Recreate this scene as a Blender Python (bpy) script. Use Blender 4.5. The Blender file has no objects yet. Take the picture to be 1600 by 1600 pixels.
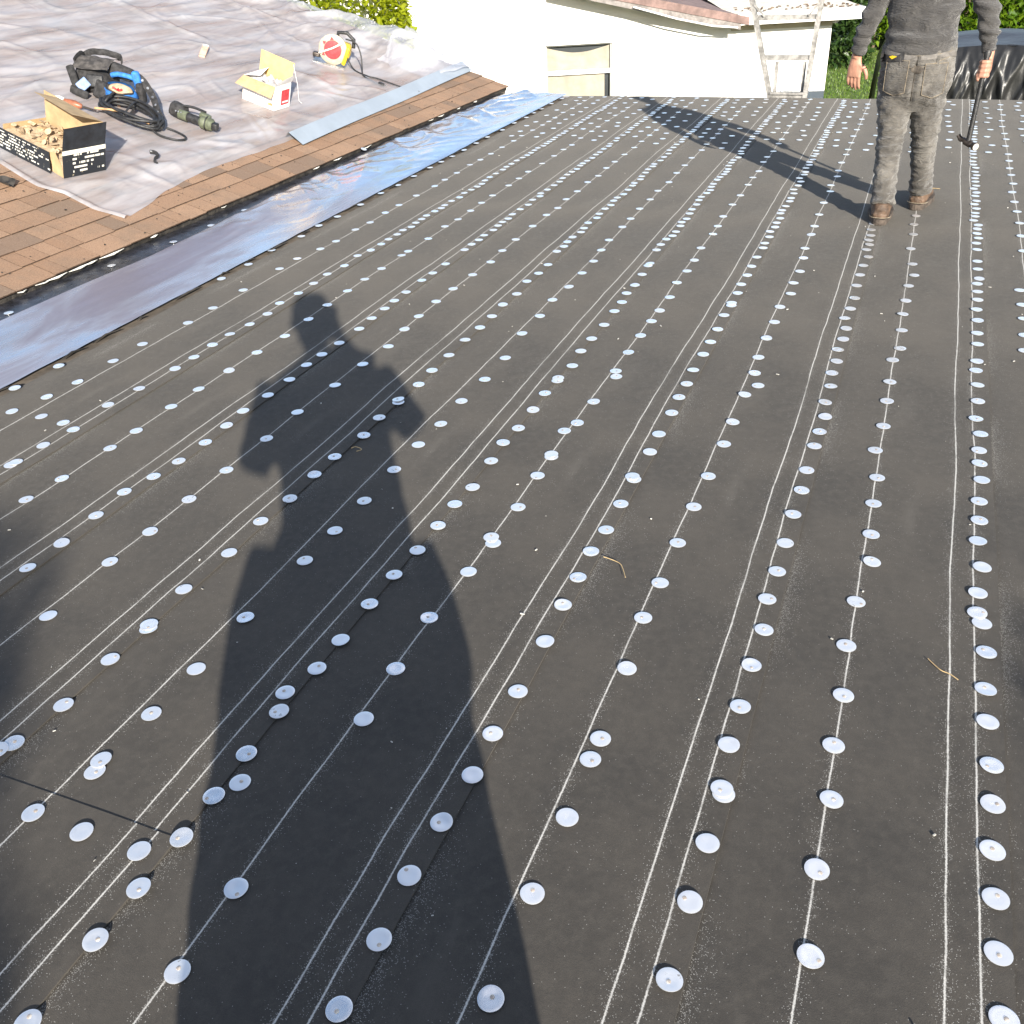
import bpy, bmesh, math, random
from mathutils import Vector, Matrix, noise
from mathutils.bvhtree import BVHTree
random.seed(7)
rnd = random.uniform
scene = bpy.context.scene
COL = scene.collection

# ------------------------------------------------------------------ camera
F_PX, CAM_H = 1460.0, 1.55
RX, RY, RZ = (0.926, -0.163, 0.342), (0.375, 0.516, -0.770), (-0.051, 0.841, 0.539)
_m = Matrix((RX, RY, RZ))
_c0 = _m.col[0].normalized(); _c2 = (_m.col[2] - _c0 * _m.col[2].dot(_c0)).normalized(); _c1 = _c2.cross(_c0)
ROT = Matrix((_c0, _c1, _c2)).transposed()
CAM = Vector((0, 0, CAM_H))
cd = bpy.data.cameras.new('camera'); cam = bpy.data.objects.new('camera', cd); COL.objects.link(cam)
cam.matrix_world = Matrix.Translation(CAM) @ ROT.to_4x4()
cd.sensor_width = 36; cd.lens = 36 * F_PX / 1600; cd.clip_start = 0.02; cd.clip_end = 2000
scene.camera = cam

# ------------------------------------------------------------------ sky, sun, exposure
SUN_AZ, SUN_EL = math.radians(-34.5), math.radians(19.5)      # the way shadows run, and the height of the sun
SHD = Vector((math.sin(SUN_AZ), math.cos(SUN_AZ), 0))
TO_SUN = Vector((-SHD.x * math.cos(SUN_EL), -SHD.y * math.cos(SUN_EL), math.sin(SUN_EL)))
wd = bpy.data.worlds.new('World'); scene.world = wd; wd.use_nodes = True
wn = wd.node_tree; wn.nodes.clear()
wo = wn.nodes.new('ShaderNodeOutputWorld'); bg = wn.nodes.new('ShaderNodeBackground')
sky = wn.nodes.new('ShaderNodeTexSky'); sky.sky_type = 'NISHITA'; sky.sun_disc = False
sky.sun_elevation = SUN_EL; sky.sun_rotation = math.atan2(TO_SUN.x, TO_SUN.y)
sky.air_density = 1.0; sky.dust_density = 0.6; sky.ozone_density = 2.0
tc = wn.nodes.new('ShaderNodeTexCoord'); mp = wn.nodes.new('ShaderNodeMapping'); mp.inputs['Scale'].default_value = (1, 1, 2.6)
nz = wn.nodes.new('ShaderNodeTexNoise'); nz.inputs['Scale'].default_value = 2.3; nz.inputs['Detail'].default_value = 7; nz.inputs['Roughness'].default_value = .56
cr = wn.nodes.new('ShaderNodeValToRGB'); cr.color_ramp.elements[0].position = .50; cr.color_ramp.elements[1].position = .66
mx = wn.nodes.new('ShaderNodeMix'); mx.data_type = 'RGBA'
fac = wn.nodes.new('ShaderNodeMath'); fac.operation = 'MULTIPLY'; fac.inputs[1].default_value = .8
wn.links.new(tc.outputs['Generated'], mp.inputs['Vector']); wn.links.new(mp.outputs[0], nz.inputs['Vector'])
wn.links.new(nz.outputs['Fac'], cr.inputs['Fac']); wn.links.new(cr.outputs['Color'], fac.inputs[0]); wn.links.new(fac.outputs[0], mx.inputs['Factor'])
wn.links.new(sky.outputs[0], mx.inputs['A']); mx.inputs['B'].default_value = (7.4, 7.3, 7.9, 1)
wn.links.new(mx.outputs['Result'], bg.inputs['Color']); bg.inputs['Strength'].default_value = 0.078
wn.links.new(bg.outputs[0], wo.inputs[0])
sd = bpy.data.lights.new('sun', 'SUN'); sd.energy = 4.2; sd.angle = math.radians(0.53); sd.color = (1, .93, .82)
sun = bpy.data.objects.new('sun', sd); COL.objects.link(sun)
sun.rotation_euler = (-TO_SUN).to_track_quat('-Z', 'Y').to_euler()
vs = scene.view_settings; vs.view_transform = 'Standard'; vs.look = 'None'; vs.gamma = 1; vs.use_curve_mapping = False
vs.exposure = 1.50
scene.cycles.max_bounces = 8; scene.cycles.transparent_max_bounces = 12; scene.cycles.caustics_reflective = False; scene.cycles.caustics_refractive = False

# ------------------------------------------------------------------ points seen in the photograph, put back on the plane they lie on
def ray(px, py): return ROT @ Vector(((px - 800) / F_PX, -(py - 800) / F_PX, -1))
def onz(px, py, z=0.0):
    d = ray(px, py); return CAM + d * ((z - CAM_H) / d.z)
def ony(px, py, y):
    d = ray(px, py); return CAM + d * (y / d.y)

# the shingled slope: x runs away along its eave, y up the slope, z out of it
SL = .32; _U = Vector((.0203, .9998, 0)).normalized(); _V = Vector((-_U.y, _U.x, SL)).normalized(); _N = _U.cross(_V)
SLM = Matrix.Translation((-4.257, 0, .045)) @ Matrix((_U, _V, _N)).transposed().to_4x4()
SLI = SLM.inverted()
def ons(px, py, z=0.0):
    o = SLI @ CAM; d = SLI.to_3x3() @ ray(px, py); return o + d * ((z - o.z) / d.z)

# ------------------------------------------------------------------ mesh helpers
def link(name, me, parent=None, mtx=None):
    o = bpy.data.objects.new(name, me); COL.objects.link(o)
    if parent is not None: o.parent = parent
    if mtx is not None: o.matrix_local = mtx
    return o
def tag(o, label=None, cat=None, group=None, kind=None):
    if label: o['label'] = label
    if cat: o['category'] = cat
    if group: o['group'] = group
    if kind: o['kind'] = kind
    return o
def thing(name, label, cat, mtx=None, group=None):
    o = link(name, None, None, mtx); o.empty_display_size = .1
    return tag(o, label, cat, group)

class MB:
    def __init__(s): s.v = []; s.f = []
    def add(s, vs, fs):
        b = len(s.v); s.v += [tuple(x) for x in vs]; s.f += [tuple(i + b for i in f) for f in fs]; return s
    def box(s, x0, x1, y0, y1, z0, z1, m=None):
        vs = [Vector((x, y, z)) for z in (z0, z1) for y in (y0, y1) for x in (x0, x1)]
        if m is not None: vs = [m @ v for v in vs]
        return s.add(vs, [(0, 2, 3, 1), (4, 5, 7, 6), (0, 1, 5, 4), (2, 6, 7, 3), (0, 4, 6, 2), (1, 3, 7, 5)])
    def bar(s, a, b, w, h=None, up=(0, 0, 1)):
        a, b = Vector(a), Vector(b); h = h or w; t = (b - a).normalized(); u = Vector(up)
        if abs(t.dot(u)) > .97: u = Vector((1, 0, 0))
        x = t.cross(u).normalized(); y = x.cross(t)
        vs = []
        for p in (a, b):
            for sx, sy in ((-1, -1), (1, -1), (1, 1), (-1, 1)): vs.append(p + x * sx * w / 2 + y * sy * h / 2)
        return s.add(vs, [(3, 2, 1, 0), (4, 5, 6, 7), (0, 1, 5, 4), (1, 2, 6, 5), (2, 3, 7, 6), (3, 0, 4, 7)])
    def tube(s, pts, rad, n=10, ref=None, cap=True):
        """A tapered tube through pts; rad: one number, or per point a number or (ra, rb), ra along ref."""
        P = [Vector(p) for p in pts]; k = len(P)
        if not isinstance(rad, (list, tuple)): rad = [rad] * k
        rows = []; px = None
        for i, p in enumerate(P):
            t = (P[min(i + 1, k - 1)] - P[max(i - 1, 0)]).normalized()
            r = Vector(ref) if ref is not None else (px if px is not None else (Vector((0, 0, 1)) if abs(t.z) < .9 else Vector((1, 0, 0))))
            x = r - t * r.dot(t)
            if x.length < 1e-4: x = t.orthogonal()
            x.normalize(); px = x; y = t.cross(x)
            ra, rb = rad[i] if isinstance(rad[i], (list, tuple)) else (rad[i], rad[i])
            rows.append([p + x * math.cos(2 * math.pi * j / n) * ra + y * math.sin(2 * math.pi * j / n) * rb for j in range(n)])
        vs = [v for r in rows for v in r]; fs = []
        for i in range(k - 1):
            for j in range(n):
                j2 = (j + 1) % n; fs.append((i * n + j, i * n + j2, (i + 1) * n + j2, (i + 1) * n + j))
        if cap:
            fs.append(tuple(reversed(range(n)))); fs.append(tuple((k - 1) * n + j for j in range(n)))
        return s.add(vs, fs)
    def grid(s, fn, nu, nv):
        vs = [fn(i / nu, j / nv) for j in range(nv + 1) for i in range(nu + 1)]
        return s.add(vs, [(j * (nu + 1) + i, j * (nu + 1) + i + 1, (j + 1) * (nu + 1) + i + 1, (j + 1) * (nu + 1) + i) for j in range(nv) for i in range(nu)])
    def lathe(s, prof, n=20, m=None):
        rows = [[Vector((r * math.cos(2 * math.pi * j / n), r * math.sin(2 * math.pi * j / n), z)) for j in range(n)] for r, z in prof]
        vs = [v for r in rows for v in r]
        if m is not None: vs = [m @ v for v in vs]
        fs = []
        for i in range(len(prof) - 1):
            for j in range(n):
                j2 = (j + 1) % n; fs.append((i * n + j, i * n + j2, (i + 1) * n + j2, (i + 1) * n + j))
        fs.append(tuple(reversed(range(n)))); fs.append(tuple((len(prof) - 1) * n + j for j in range(n)))
        return s.add(vs, fs)
    def rbox(s, sx, sy, sz, bev, m=None, seg=2):
        bm = bmesh.new(); bmesh.ops.create_cube(bm, size=1)
        for v in bm.verts: v.co = Vector((v.co.x * sx, v.co.y * sy, v.co.z * sz))
        bmesh.ops.bevel(bm, geom=bm.edges[:], offset=bev, segments=seg, affect='EDGES', profile=.5)
        bm.verts.index_update(); vs = [v.co.copy() for v in bm.verts]; fs = [[v.index for v in f.verts] for f in bm.faces]; bm.free()
        if m is not None: vs = [m @ v for v in vs]
        return s.add(vs, fs)
    def mesh(s, name, material, smooth=None):
        me = bpy.data.meshes.new(name); me.from_pydata(s.v, [], s.f); me.update()
        bm = bmesh.new(); bm.from_mesh(me); bmesh.ops.recalc_face_normals(bm, faces=bm.faces[:]); bm.to_mesh(me); bm.free()
        if material: me.materials.append(material)
        if smooth is not None:
            me.polygons.foreach_set('use_smooth', [True] * len(me.polygons))
            if smooth < 180: me.set_sharp_from_angle(angle=math.radians(smooth))
        return me
    def build(s, name, material, parent=None, smooth=None, mtx=None):
        return link(name, s.mesh(name, material, smooth), parent, mtx)

def T(x, y, z): return Matrix.Translation((x, y, z))
def Rt(ax, deg): return Matrix.Rotation(math.radians(deg), 4, ax)
def fbm(p, o=3): return noise.fractal(p, 1.0, 2.0, o)

# ------------------------------------------------------------------ materials
class ND:
    def __init__(s, name):
        s.m = bpy.data.materials.new(name); s.m.use_nodes = True; s.t = s.m.node_tree; s.t.nodes.clear()
        s.out = s.t.nodes.new('ShaderNodeOutputMaterial'); s.p = s.t.nodes.new('ShaderNodeBsdfPrincipled'); s.t.links.new(s.p.outputs[0], s.out.inputs[0])
    def n(s, kind, **kw):
        x = s.t.nodes.new(kind)
        for k, v in kw.items(): setattr(x, k, v)
        return x
    def put(s, sock, v):
        if hasattr(v, 'is_output'): s.t.links.new(v, sock)
        elif v is not None: sock.default_value = v if not (isinstance(v, tuple) and len(v) == 3 and sock.type == 'RGBA') else (*v, 1)
    def math(s, op, a, b=None, c=None, clamp=False):
        x = s.n('ShaderNodeMath', operation=op, use_clamp=clamp)
        for i, v in enumerate((a, b, c)):
            if v is not None: s.put(x.inputs[i], v)
        return x.outputs[0]
    def mix(s, f, a, b, blend='MIX'):
        x = s.n('ShaderNodeMix', data_type='RGBA', blend_type=blend)
        s.put(x.inputs['Factor'], f); s.put(x.inputs[6], a); s.put(x.inputs[7], b); return x.outputs[2]
    def noise(s, vec, scale, detail=3, rough=.5, dist=0):
        x = s.n('ShaderNodeTexNoise'); s.put(x.inputs['Vector'], vec); x.inputs['Scale'].default_value = scale
        x.inputs['Detail'].default_value = detail; x.inputs['Roughness'].default_value = rough; x.inputs['Distortion'].default_value = dist
        return x.outputs['Fac']
    def ramp(s, f, a, b, lo=0.0, hi=1.0, smooth=True):
        x = s.n('ShaderNodeMapRange', interpolation_type='SMOOTHSTEP' if smooth else 'LINEAR'); s.put(x.inputs[0], f)
        x.inputs[1].default_value = a; x.inputs[2].default_value = b; x.inputs[3].default_value = lo; x.inputs[4].default_value = hi; return x.outputs[0]
    def obj(s): return s.n('ShaderNodeTexCoord').outputs['Object']
    def xyz(s, v):
        x = s.n('ShaderNodeSeparateXYZ'); s.put(x.inputs[0], v); return x.outputs
    def map(s, v, sc):
        x = s.n('ShaderNodeMapping'); s.put(x.inputs['Vector'], v); x.inputs['Scale'].default_value = sc; return x.outputs[0]
    def bump(s, h, strength=.3, dist=.01):
        x = s.n('ShaderNodeBump'); s.put(x.inputs['Height'], h); x.inputs['Strength'].default_value = strength; x.inputs['Distance'].default_value = dist
        s.t.links.new(x.outputs[0], s.p.inputs['Normal']); return x
    def set(s, **kw):
        for k, v in kw.items(): s.put(s.p.inputs[k.replace('_', ' ')], v)
        return s.m

def mat(name, col, rough=.6, metal=0.0, var=.15, vscale=8, bscale=0, bstr=.2, spec=.5, vary_obj=0.0, detail=4):
    d = ND(name); co = d.obj(); n = d.noise(co, vscale, detail, .6)
    dark = tuple(c * (1 - var * 1.4) for c in col); lite = tuple(min(1, c * (1 + var)) for c in col)
    c = d.mix(d.ramp(n, .3, .7), dark, lite)
    if vary_obj:
        r = d.n('ShaderNodeObjectInfo').outputs['Random']; isl = d.n('ShaderNodeNewGeometry').outputs['Random Per Island']
        f = d.math('FRACT', d.math('ADD', r, isl)); c = d.mix(d.ramp(f, 0, 1, 0, vary_obj, False), c, tuple(x * .45 for x in col))
    d.set(Base_Color=c, Roughness=d.ramp(d.noise(co, vscale * 2.3, 3), .2, .8, max(.02, rough - .08), min(1, rough + .08)), Metallic=metal)
    d.p.inputs['Specular IOR Level'].default_value = spec
    if bscale: d.bump(d.noise(co, bscale, 4, .65), bstr, .01)
    return d.m

def felt_material():
    d = ND('asphalt_felt'); co = d.obj(); x, y, z = d.xyz(co)
    rn = d.n('ShaderNodeObjectInfo').outputs['Random']
    def n1(scale, off):
        q = d.n('ShaderNodeTexNoise', noise_dimensions='1D'); d.put(q.inputs['W'], d.math('ADD', d.math('MULTIPLY', y, scale), d.math('MULTIPLY_ADD', rn, 80, off)))
        q.inputs['Scale'].default_value = 1; q.inputs['Detail'].default_value = 1; return d.math('SUBTRACT', q.outputs['Fac'], .5)
    ds = []
    for i, cx in enumerate((-.110, -.055, -.335)):
        wob = d.math('ADD', d.math('MULTIPLY', n1(.8, 0 if i < 2 else 40), .020), d.math('MULTIPLY', n1(5.5, 9 + i * 13), .0045))
        ds.append(d.math('ABSOLUTE', d.math('SUBTRACT', d.math('SUBTRACT', x, cx), wob)))
    dm = d.math('MINIMUM', d.math('MINIMUM', ds[0], ds[1]), ds[2])
    fine = d.noise(co, 330, 3, .7)
    brk = d.math('MULTIPLY', d.ramp(d.noise(co, 2.6, 4, .65), .25, .5, .45, 1), d.ramp(d.noise(co, 26, 3, .6), .28, .48, .55, 1))
    core = d.math('MULTIPLY', d.ramp(d.math('ADD', dm, d.math('MULTIPLY_ADD', fine, .006, -.003)), .0005, .0028, 1, 0), brk)
    de = d.math('ABSOLUTE', d.math('ADD', x, .507))           # dust swept against the lap of the next sheet
    halo = d.math('MULTIPLY', d.math('POWER', 2.718, d.math('MULTIPLY', dm, -115.)), d.ramp(d.noise(co, 9, 3, .6), .3, .7, .15, .75))
    edge = d.math('MULTIPLY', d.math('MULTIPLY', d.math('POWER', 2.718, d.math('MULTIPLY', de, -60.)), .62), d.ramp(d.noise(co, 1.3, 2), .4, .6))
    prob = d.math('ADD', d.math('ADD', halo, edge), d.ramp(d.noise(co, 5, 4, .7), .45, .78, .002, .030))
    vo = d.n('ShaderNodeTexVoronoi', feature='F1'); d.put(vo.inputs['Vector'], co); vo.inputs['Scale'].default_value = 520
    r0 = d.xyz(vo.outputs['Color'])[0]
    grain = d.math('MULTIPLY', d.math('LESS_THAN', r0, prob), d.math('LESS_THAN', vo.outputs['Distance'], .42))
    patch = d.noise(co, 1.7, 5, .62); mott = d.noise(co, 38, 4, .7)
    base = d.mix(d.ramp(patch, .3, .72), (.042, .0375, .032), (.078, .068, .056))
    base = d.mix(d.math('MULTIPLY', d.ramp(mott, .35, .75), .55), base, (.086, .076, .063))
    base = d.mix(d.ramp(d.noise(co, 700, 1), .35, .62, .35, 0), base, (.02, .02, .02))
    scuff = d.noise(d.map(co, (1.4, .55, 1)), 2.2, 6, .68, .8)
    base = d.mix(d.ramp(scuff, .55, .76, 0, .28), base, (.125, .113, .095)); base = d.mix(d.ramp(scuff, .46, .30, 0, .35), base, (.034, .032, .030))
    c = d.mix(d.math('MAXIMUM', d.math('MULTIPLY', core, .85), d.math('MULTIPLY', grain, .42)), base, (.62, .60, .55))
    d.set(Base_Color=c, Roughness=d.ramp(patch, .2, .8, .78, .95)); d.p.inputs['Specular IOR Level'].default_value = .35
    d.p.inputs['Sheen Weight'].default_value = .085; d.p.inputs['Sheen Roughness'].default_value = .45; d.p.inputs['Sheen Tint'].default_value = (1, .93, .82, 1)
    d.bump(d.math('ADD', d.math('MULTIPLY', d.noise(co, 420, 3, .7), .5), d.math('MULTIPLY', mott, .6)), .35, .004)
    return d.m

def cap_material():
    d = ND('galvanised_cap'); co = d.obj(); rn = d.n('ShaderNodeObjectInfo').outputs['Random']
    isl = d.n('ShaderNodeNewGeometry').outputs['Random Per Island']
    v = d.n('ShaderNodeVectorMath', operation='ADD'); d.put(v.inputs[0], co); d.put(v.inputs[1], rn)
    f = d.math('FRACT', d.math('MULTIPLY', d.math('ADD', rn, isl), 7.31))
    dirt = d.math('MULTIPLY', d.ramp(d.noise(v.outputs[0], 75, 4, .7), .60, .72), d.ramp(f, .72, 1.0))
    c = d.mix(d.ramp(f, 0, 1, 0, 1, False), (.98, .98, .97), (.90, .90, .89)); c = d.mix(d.ramp(d.noise(v.outputs[0], 34, 3, .6), .55, .75, 0, .15), c, (.60, .58, .55)); c = d.mix(dirt, c, (.10, .09, .08))
    d.set(Base_Color=c, Metallic=d.math('SUBTRACT', .74, d.math('MULTIPLY', dirt, .70)), Roughness=d.ramp(f, 0, 1, .24, .44, False))
    d.bump(d.noise(v.outputs[0], 60, 2), .08, .003)
    return d.m

def foil_material():
    d = ND('release_film'); co = d.obj(); x, y, z = d.xyz(co)
    n = d.noise(d.map(co, (3, .8, 1)), 1.6, 4, .6)
    c = d.mix(d.ramp(n, .3, .7), (.52, .53, .57), (.66, .69, .75))
    cloud_tint = d.math('MULTIPLY', d.ramp(d.noise(d.map(co, (2.2, .7, 1)), 1.3, 4, .6, .6), .32, .62, .25, 1), d.ramp(y, 4.6, 6.4, 1.0, .10))  # reflected cloud painted into colour and gloss, strongest at the near end
    c = d.mix(cloud_tint, c, (.20, .18, .215))
    sc = d.noise(d.map(co, (26, 2, 1)), 1.0, 5, .65)
    d.set(Base_Color=c, Metallic=d.math('SUBTRACT', .88, d.math('MULTIPLY', cloud_tint, .72)), Roughness=d.math('ADD', d.ramp(sc, .25, .75, .08, .20), d.math('MULTIPLY', cloud_tint, .22)))
    d.bump(d.math('ADD', d.math('MULTIPLY', d.noise(d.map(co, (4, 1.6, 1)), 1.6, 4, .55), 1.), d.math('MULTIPLY', sc, .12)), .12, .03)
    return d.m

def plastic_material():
    d = ND('milky_plastic'); co = d.obj()
    n = d.noise(d.map(co, (.6, 2.2, 1)), 1.9, 5, .6)
    c = d.mix(d.ramp(n, .3, .7), (.60, .62, .66), (.74, .75, .79))
    d.set(Base_Color=c, Roughness=.17); d.p.inputs['Specular IOR Level'].default_value = .7
    d.bump(d.math('ADD', d.noise(d.map(co, (.8, 3.0, 1)), 2.0, 3, .5, 1.2), d.math('MULTIPLY', d.noise(d.map(co, (1, 2, 1)), 14, 3, .5), .06)), .05, .05)
    tr = d.n('ShaderNodeBsdfTransparent'); tr.inputs[0].default_value = (.93, .92, .95, 1)
    tl = d.n('ShaderNodeBsdfTranslucent'); tl.inputs[0].default_value = (.80, .79, .82, 1)
    m0 = d.n('ShaderNodeMixShader'); m0.inputs[0].default_value = .30; d.t.links.new(d.p.outputs[0], m0.inputs[1]); d.t.links.new(tl.outputs[0], m0.inputs[2])
    m1 = d.n('ShaderNodeMixShader'); d.put(m1.inputs[0], d.ramp(n, .30, .70, .64, .36)); d.t.links.new(m0.outputs[0], m1.inputs[1]); d.t.links.new(tr.outputs[0], m1.inputs[2])
    d.t.links.new(m1.outputs[0], d.out.inputs[0])
    return d.m

def shingle_material():
    d = ND('shingle_granules'); co = d.n('ShaderNodeNewGeometry').outputs['Position']
    r = d.n('ShaderNodeObjectInfo').outputs['Random']; isl = d.n('ShaderNodeNewGeometry').outputs['Random Per Island']
    f = d.math('FRACT', d.math('MULTIPLY', d.math('ADD', r, isl), 5.7))
    c = d.mix(d.ramp(f, 0, 1, 0, 1, False), (.290, .178, .112), (.365, .236, .154)); c = d.mix(d.math('GREATER_THAN', f, .86), c, (.215, .15, .108))
    c = d.mix(d.ramp(d.noise(co, 3.1, 4, .65), .42, .72, 0, .65), c, (.20, .15, .11))
    c = d.mix(d.ramp(d.noise(co, 160, 4, .75), .40, .66, 0, .7), c, (.15, .095, .062)); c = d.mix(d.ramp(d.noise(co, 90, 3, .7), .60, .72, 0, .5), c, (.42, .31, .22))
    c = d.mix(d.ramp(d.noise(co, 34, 3, .7), .66, .74, 0, .8), c, (.09, .07, .06))
    d.set(Base_Color=c, Roughness=.92); d.p.inputs['Specular IOR Level'].default_value = .25
    d.bump(d.noise(co, 260, 3, .7), .5, .004)
    return d.m

def leaf_material(name, a, b, tr=.35):
    d = ND(name); isl = d.n('ShaderNodeNewGeometry').outputs['Random Per Island']
    d.set(Base_Color=d.mix(isl, a, b), Roughness=.45)
    t = d.n('ShaderNodeBsdfTranslucent'); d.put(t.inputs[0], d.mix(isl, tuple(x * 1.5 for x in a), tuple(x * 1.5 for x in b)))
    m = d.n('ShaderNodeMixShader'); m.inputs[0].default_value = tr; d.t.links.new(d.p.outputs[0], m.inputs[1]); d.t.links.new(t.outputs[0], m.inputs[2]); d.t.links.new(m.outputs[0], d.out.inputs[0])
    return d.m

def cloth_material(name, col, lite, dirt=None, weave=900, fade=6):
    d = ND(name); co = d.obj()
    c = d.mix(d.ramp(d.noise(co, fade, 5, .65), .35, .68), col, lite)
    c = d.mix(d.ramp(d.noise(co, weave, 2), .35, .65, 0, .35), c, tuple(x * .5 for x in col))
    if dirt: c = d.mix(d.ramp(d.noise(co, 11, 4, .6), .60, .72, 0, .8), c, dirt)
    d.set(Base_Color=c, Roughness=.9); d.p.inputs['Specular IOR Level'].default_value = .2; d.p.inputs['Sheen Weight'].default_value = .25
    cre = d.noise(d.map(co, (9, 9, 38)), 1.0, 4, .62, 1.4)
    d.bump(d.math('ADD', d.math('MULTIPLY', d.noise(co, weave * .6, 2), .25), d.math('MULTIPLY', d.math('ABSOLUTE', d.math('SUBTRACT', cre, .5)), 6.)), .75, .008)
    return d.m

def print_material(name, ground, ink, rows, thresh=.47, sx=60, lo=.1, hi=.9):
    """Flat carton print too small to read: broken rows of light marks (local x along the row, z up the panel, both 0..1)."""
    d = ND(name); co = d.n('ShaderNodeTexCoord').outputs['Generated']; x, y, z = d.xyz(co)
    zz = d.math('MULTIPLY', z, rows); fr = d.math('FRACT', zz); row = d.math('FLOOR', zz)
    q = d.n('ShaderNodeTexNoise', noise_dimensions='2D'); v = d.n('ShaderNodeCombineXYZ'); d.put(v.inputs[0], d.math('MULTIPLY', x, sx)); d.put(v.inputs[1], d.math('MULTIPLY', row, 7.7)); d.put(q.inputs['Vector'], v.outputs[0]); q.inputs['Scale'].default_value = 1
    q2 = d.n('ShaderNodeTexWhiteNoise', noise_dimensions='1D'); d.put(q2.inputs['W'], row)
    ln = d.math('MULTIPLY', d.math('LESS_THAN', fr, .48), d.math('GREATER_THAN', q.outputs['Fac'], thresh))
    ln = d.math('MULTIPLY', ln, d.math('MULTIPLY', d.math('GREATER_THAN', x, lo), d.math('LESS_THAN', x, d.math('SUBTRACT', hi, d.math('MULTIPLY', q2.outputs[0], .3)))))
    ln = d.math('MULTIPLY', ln, d.math('MULTIPLY', d.math('GREATER_THAN', z, .1), d.math('LESS_THAN', z, .9)))
    wear = d.ramp(d.noise(d.obj(), 24, 4, .7), .62, .72, 0, .6)
    d.set(Base_Color=d.mix(wear, d.mix(ln, ground, ink), (.4, .33, .22)), Roughness=.55)
    return d.m

M = dict(
    felt=felt_material(), cap=cap_material(), foil=foil_material(), plastic=plastic_material(), shingle=shingle_material(),
    nail=mat('rusty_nail', (.86, .70, .58), .4, .5, .3, 90, vary_obj=.55), bitumen=mat('black_bitumen', (.030, .031, .038), .30, 0, .4, 14, 25, .15),
    tar=mat('crusty_tar', (.030, .026, .022), .8, 0, .6, 22, 45, .9), chalkpaint=mat('flaked_white_paint', (.72, .70, .64), .8, 0, .2, 40, 80, .5),
    deck=mat('old_deck', (.12, .10, .08), .9, 0, .3, 12), drip=mat('grey_drip_metal', (.45, .46, .48), .45, .5, .15, 12),
    stucco=mat('white_stucco', (.80, .79, .76), .9, 0, .04, 3, 120, .35), trim=mat('white_trim_paint', (.80, .79, .77), .6, 0, .05, 5),
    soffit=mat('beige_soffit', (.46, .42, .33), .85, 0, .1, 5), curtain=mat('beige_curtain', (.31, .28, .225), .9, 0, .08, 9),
    glass=mat('dim_window_glass', (.05, .055, .06), .08, 0, .1, 3), roofgrit=mat('pale_roof_grit', (.72, .66, .55), .9, 0, .2, 9, 60, .4),
    rakered=mat('faded_red_tile_edge', (.19, .125, .110), .8, 0, .25, 8), slate=mat('grey_gutter_felt', (.22, .20, .19), .8, 0, .25, 12, 30, .6),
    alu=mat('weathered_ladder_metal', (.29, .28, .265), .55, .35, .3, 18, 60, .3), flash=mat('pale_coated_flashing', (.33, .375, .42), .38, .25, .05, 5),
    tarp=None, skin=mat('skin', (.40, .205, .140), .55, 0, .14, 30, 160, .12), hair=mat('dark_hair', (.02, .015, .012), .6, 0, .3, 60, 220, .6),
    shirt=cloth_material('charcoal_jersey', (.048, .046, .046), (.080, .076, .073), None, 700, 9), jeans=cloth_material('washed_grey_denim', (.068, .062, .055), (.168, .156, .139), (.038, .033, .028), 800, 7),
    stitch=mat('pale_stitching', (.20, .165, .12), .9, 0, .3, 60), seam=mat('dark_denim_edge', (.06, .05, .04), .9, 0, .3, 60),
    boot=mat('brown_boot_leather', (.105, .066, .043), .62, 0, .35, 24, 90, .5), sole=mat('dusty_brown_sole', (.075, .058, .046), .85, 0, .35, 30, 90, .6),
    black=mat('black_rubber', (.020, .020, .021), .5, 0, .4, 30, 80, .3), blackcloth=mat('black_nylon', (.026, .025, .026), .8, 0, .5, 30, 300, .5),
    blue=mat('bright_blue_nylon', (.030, .17, .52), .65, 0, .25, 30, 300, .4), steel=mat('worn_steel', (.55, .54, .52), .35, .9, .25, 40),
    darksteel=mat('dark_hammer_steel', (.09, .075, .065), .45, .7, .3, 50), kraft=mat('kraft_card', (.40, .28, .15), .85, 0, .12, 14, 60, .2),
    kraftlite=mat('kraft_paper_bits', (.48, .36, .23), .85, 0, .25, 30, vary_obj=.3), card=mat('white_card', (.80, .79, .77), .6, 0, .06, 10),
    red=mat('red_label', (.52, .045, .05), .5, 0, .25, 45), yellow=mat('yellow_plastic', (.72, .48, .02), .45, 0, .1, 12),
    wood=mat('hickory_wood', (.40, .24, .12), .6, 0, .3, 20), brownwood=mat('varnished_brown_handle', (.27, .095, .05), .4, 0, .25, 20),
    olive=mat('olive_tool_casing', (.115, .13, .085), .5, .2, .25, 30), tape=mat('cream_tape', (.74, .71, .60), .5, 0, .08, 20),
    straw=mat('dry_straw', (.50, .36, .18), .7, 0, .2, 60), gravel=mat('chalk_crumb', (.55, .53, .48), .9, 0, .3, 60, vary_obj=.6),
    bark=mat('bark', (.14, .10, .07), .9, 0, .3, 14, 30, .8), leaf_lime=leaf_material('lime_leaf', (.17, .22, .006), (.30, .33, .012), .45),
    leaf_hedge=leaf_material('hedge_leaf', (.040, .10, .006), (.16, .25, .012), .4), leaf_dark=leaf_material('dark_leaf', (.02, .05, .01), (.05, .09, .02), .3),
    grassblade=leaf_material('grass_blade', (.06, .13, .015), (.15, .22, .03), .35), shirt2=cloth_material('dark_work_shirt', (.03, .035, .05), (.05, .055, .07)),
    trousers2=cloth_material('dark_work_trousers', (.03, .03, .032), (.06, .058, .055)), phone=mat('black_phone', (.01, .01, .012), .15, 0, .1, 20),
)
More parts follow.
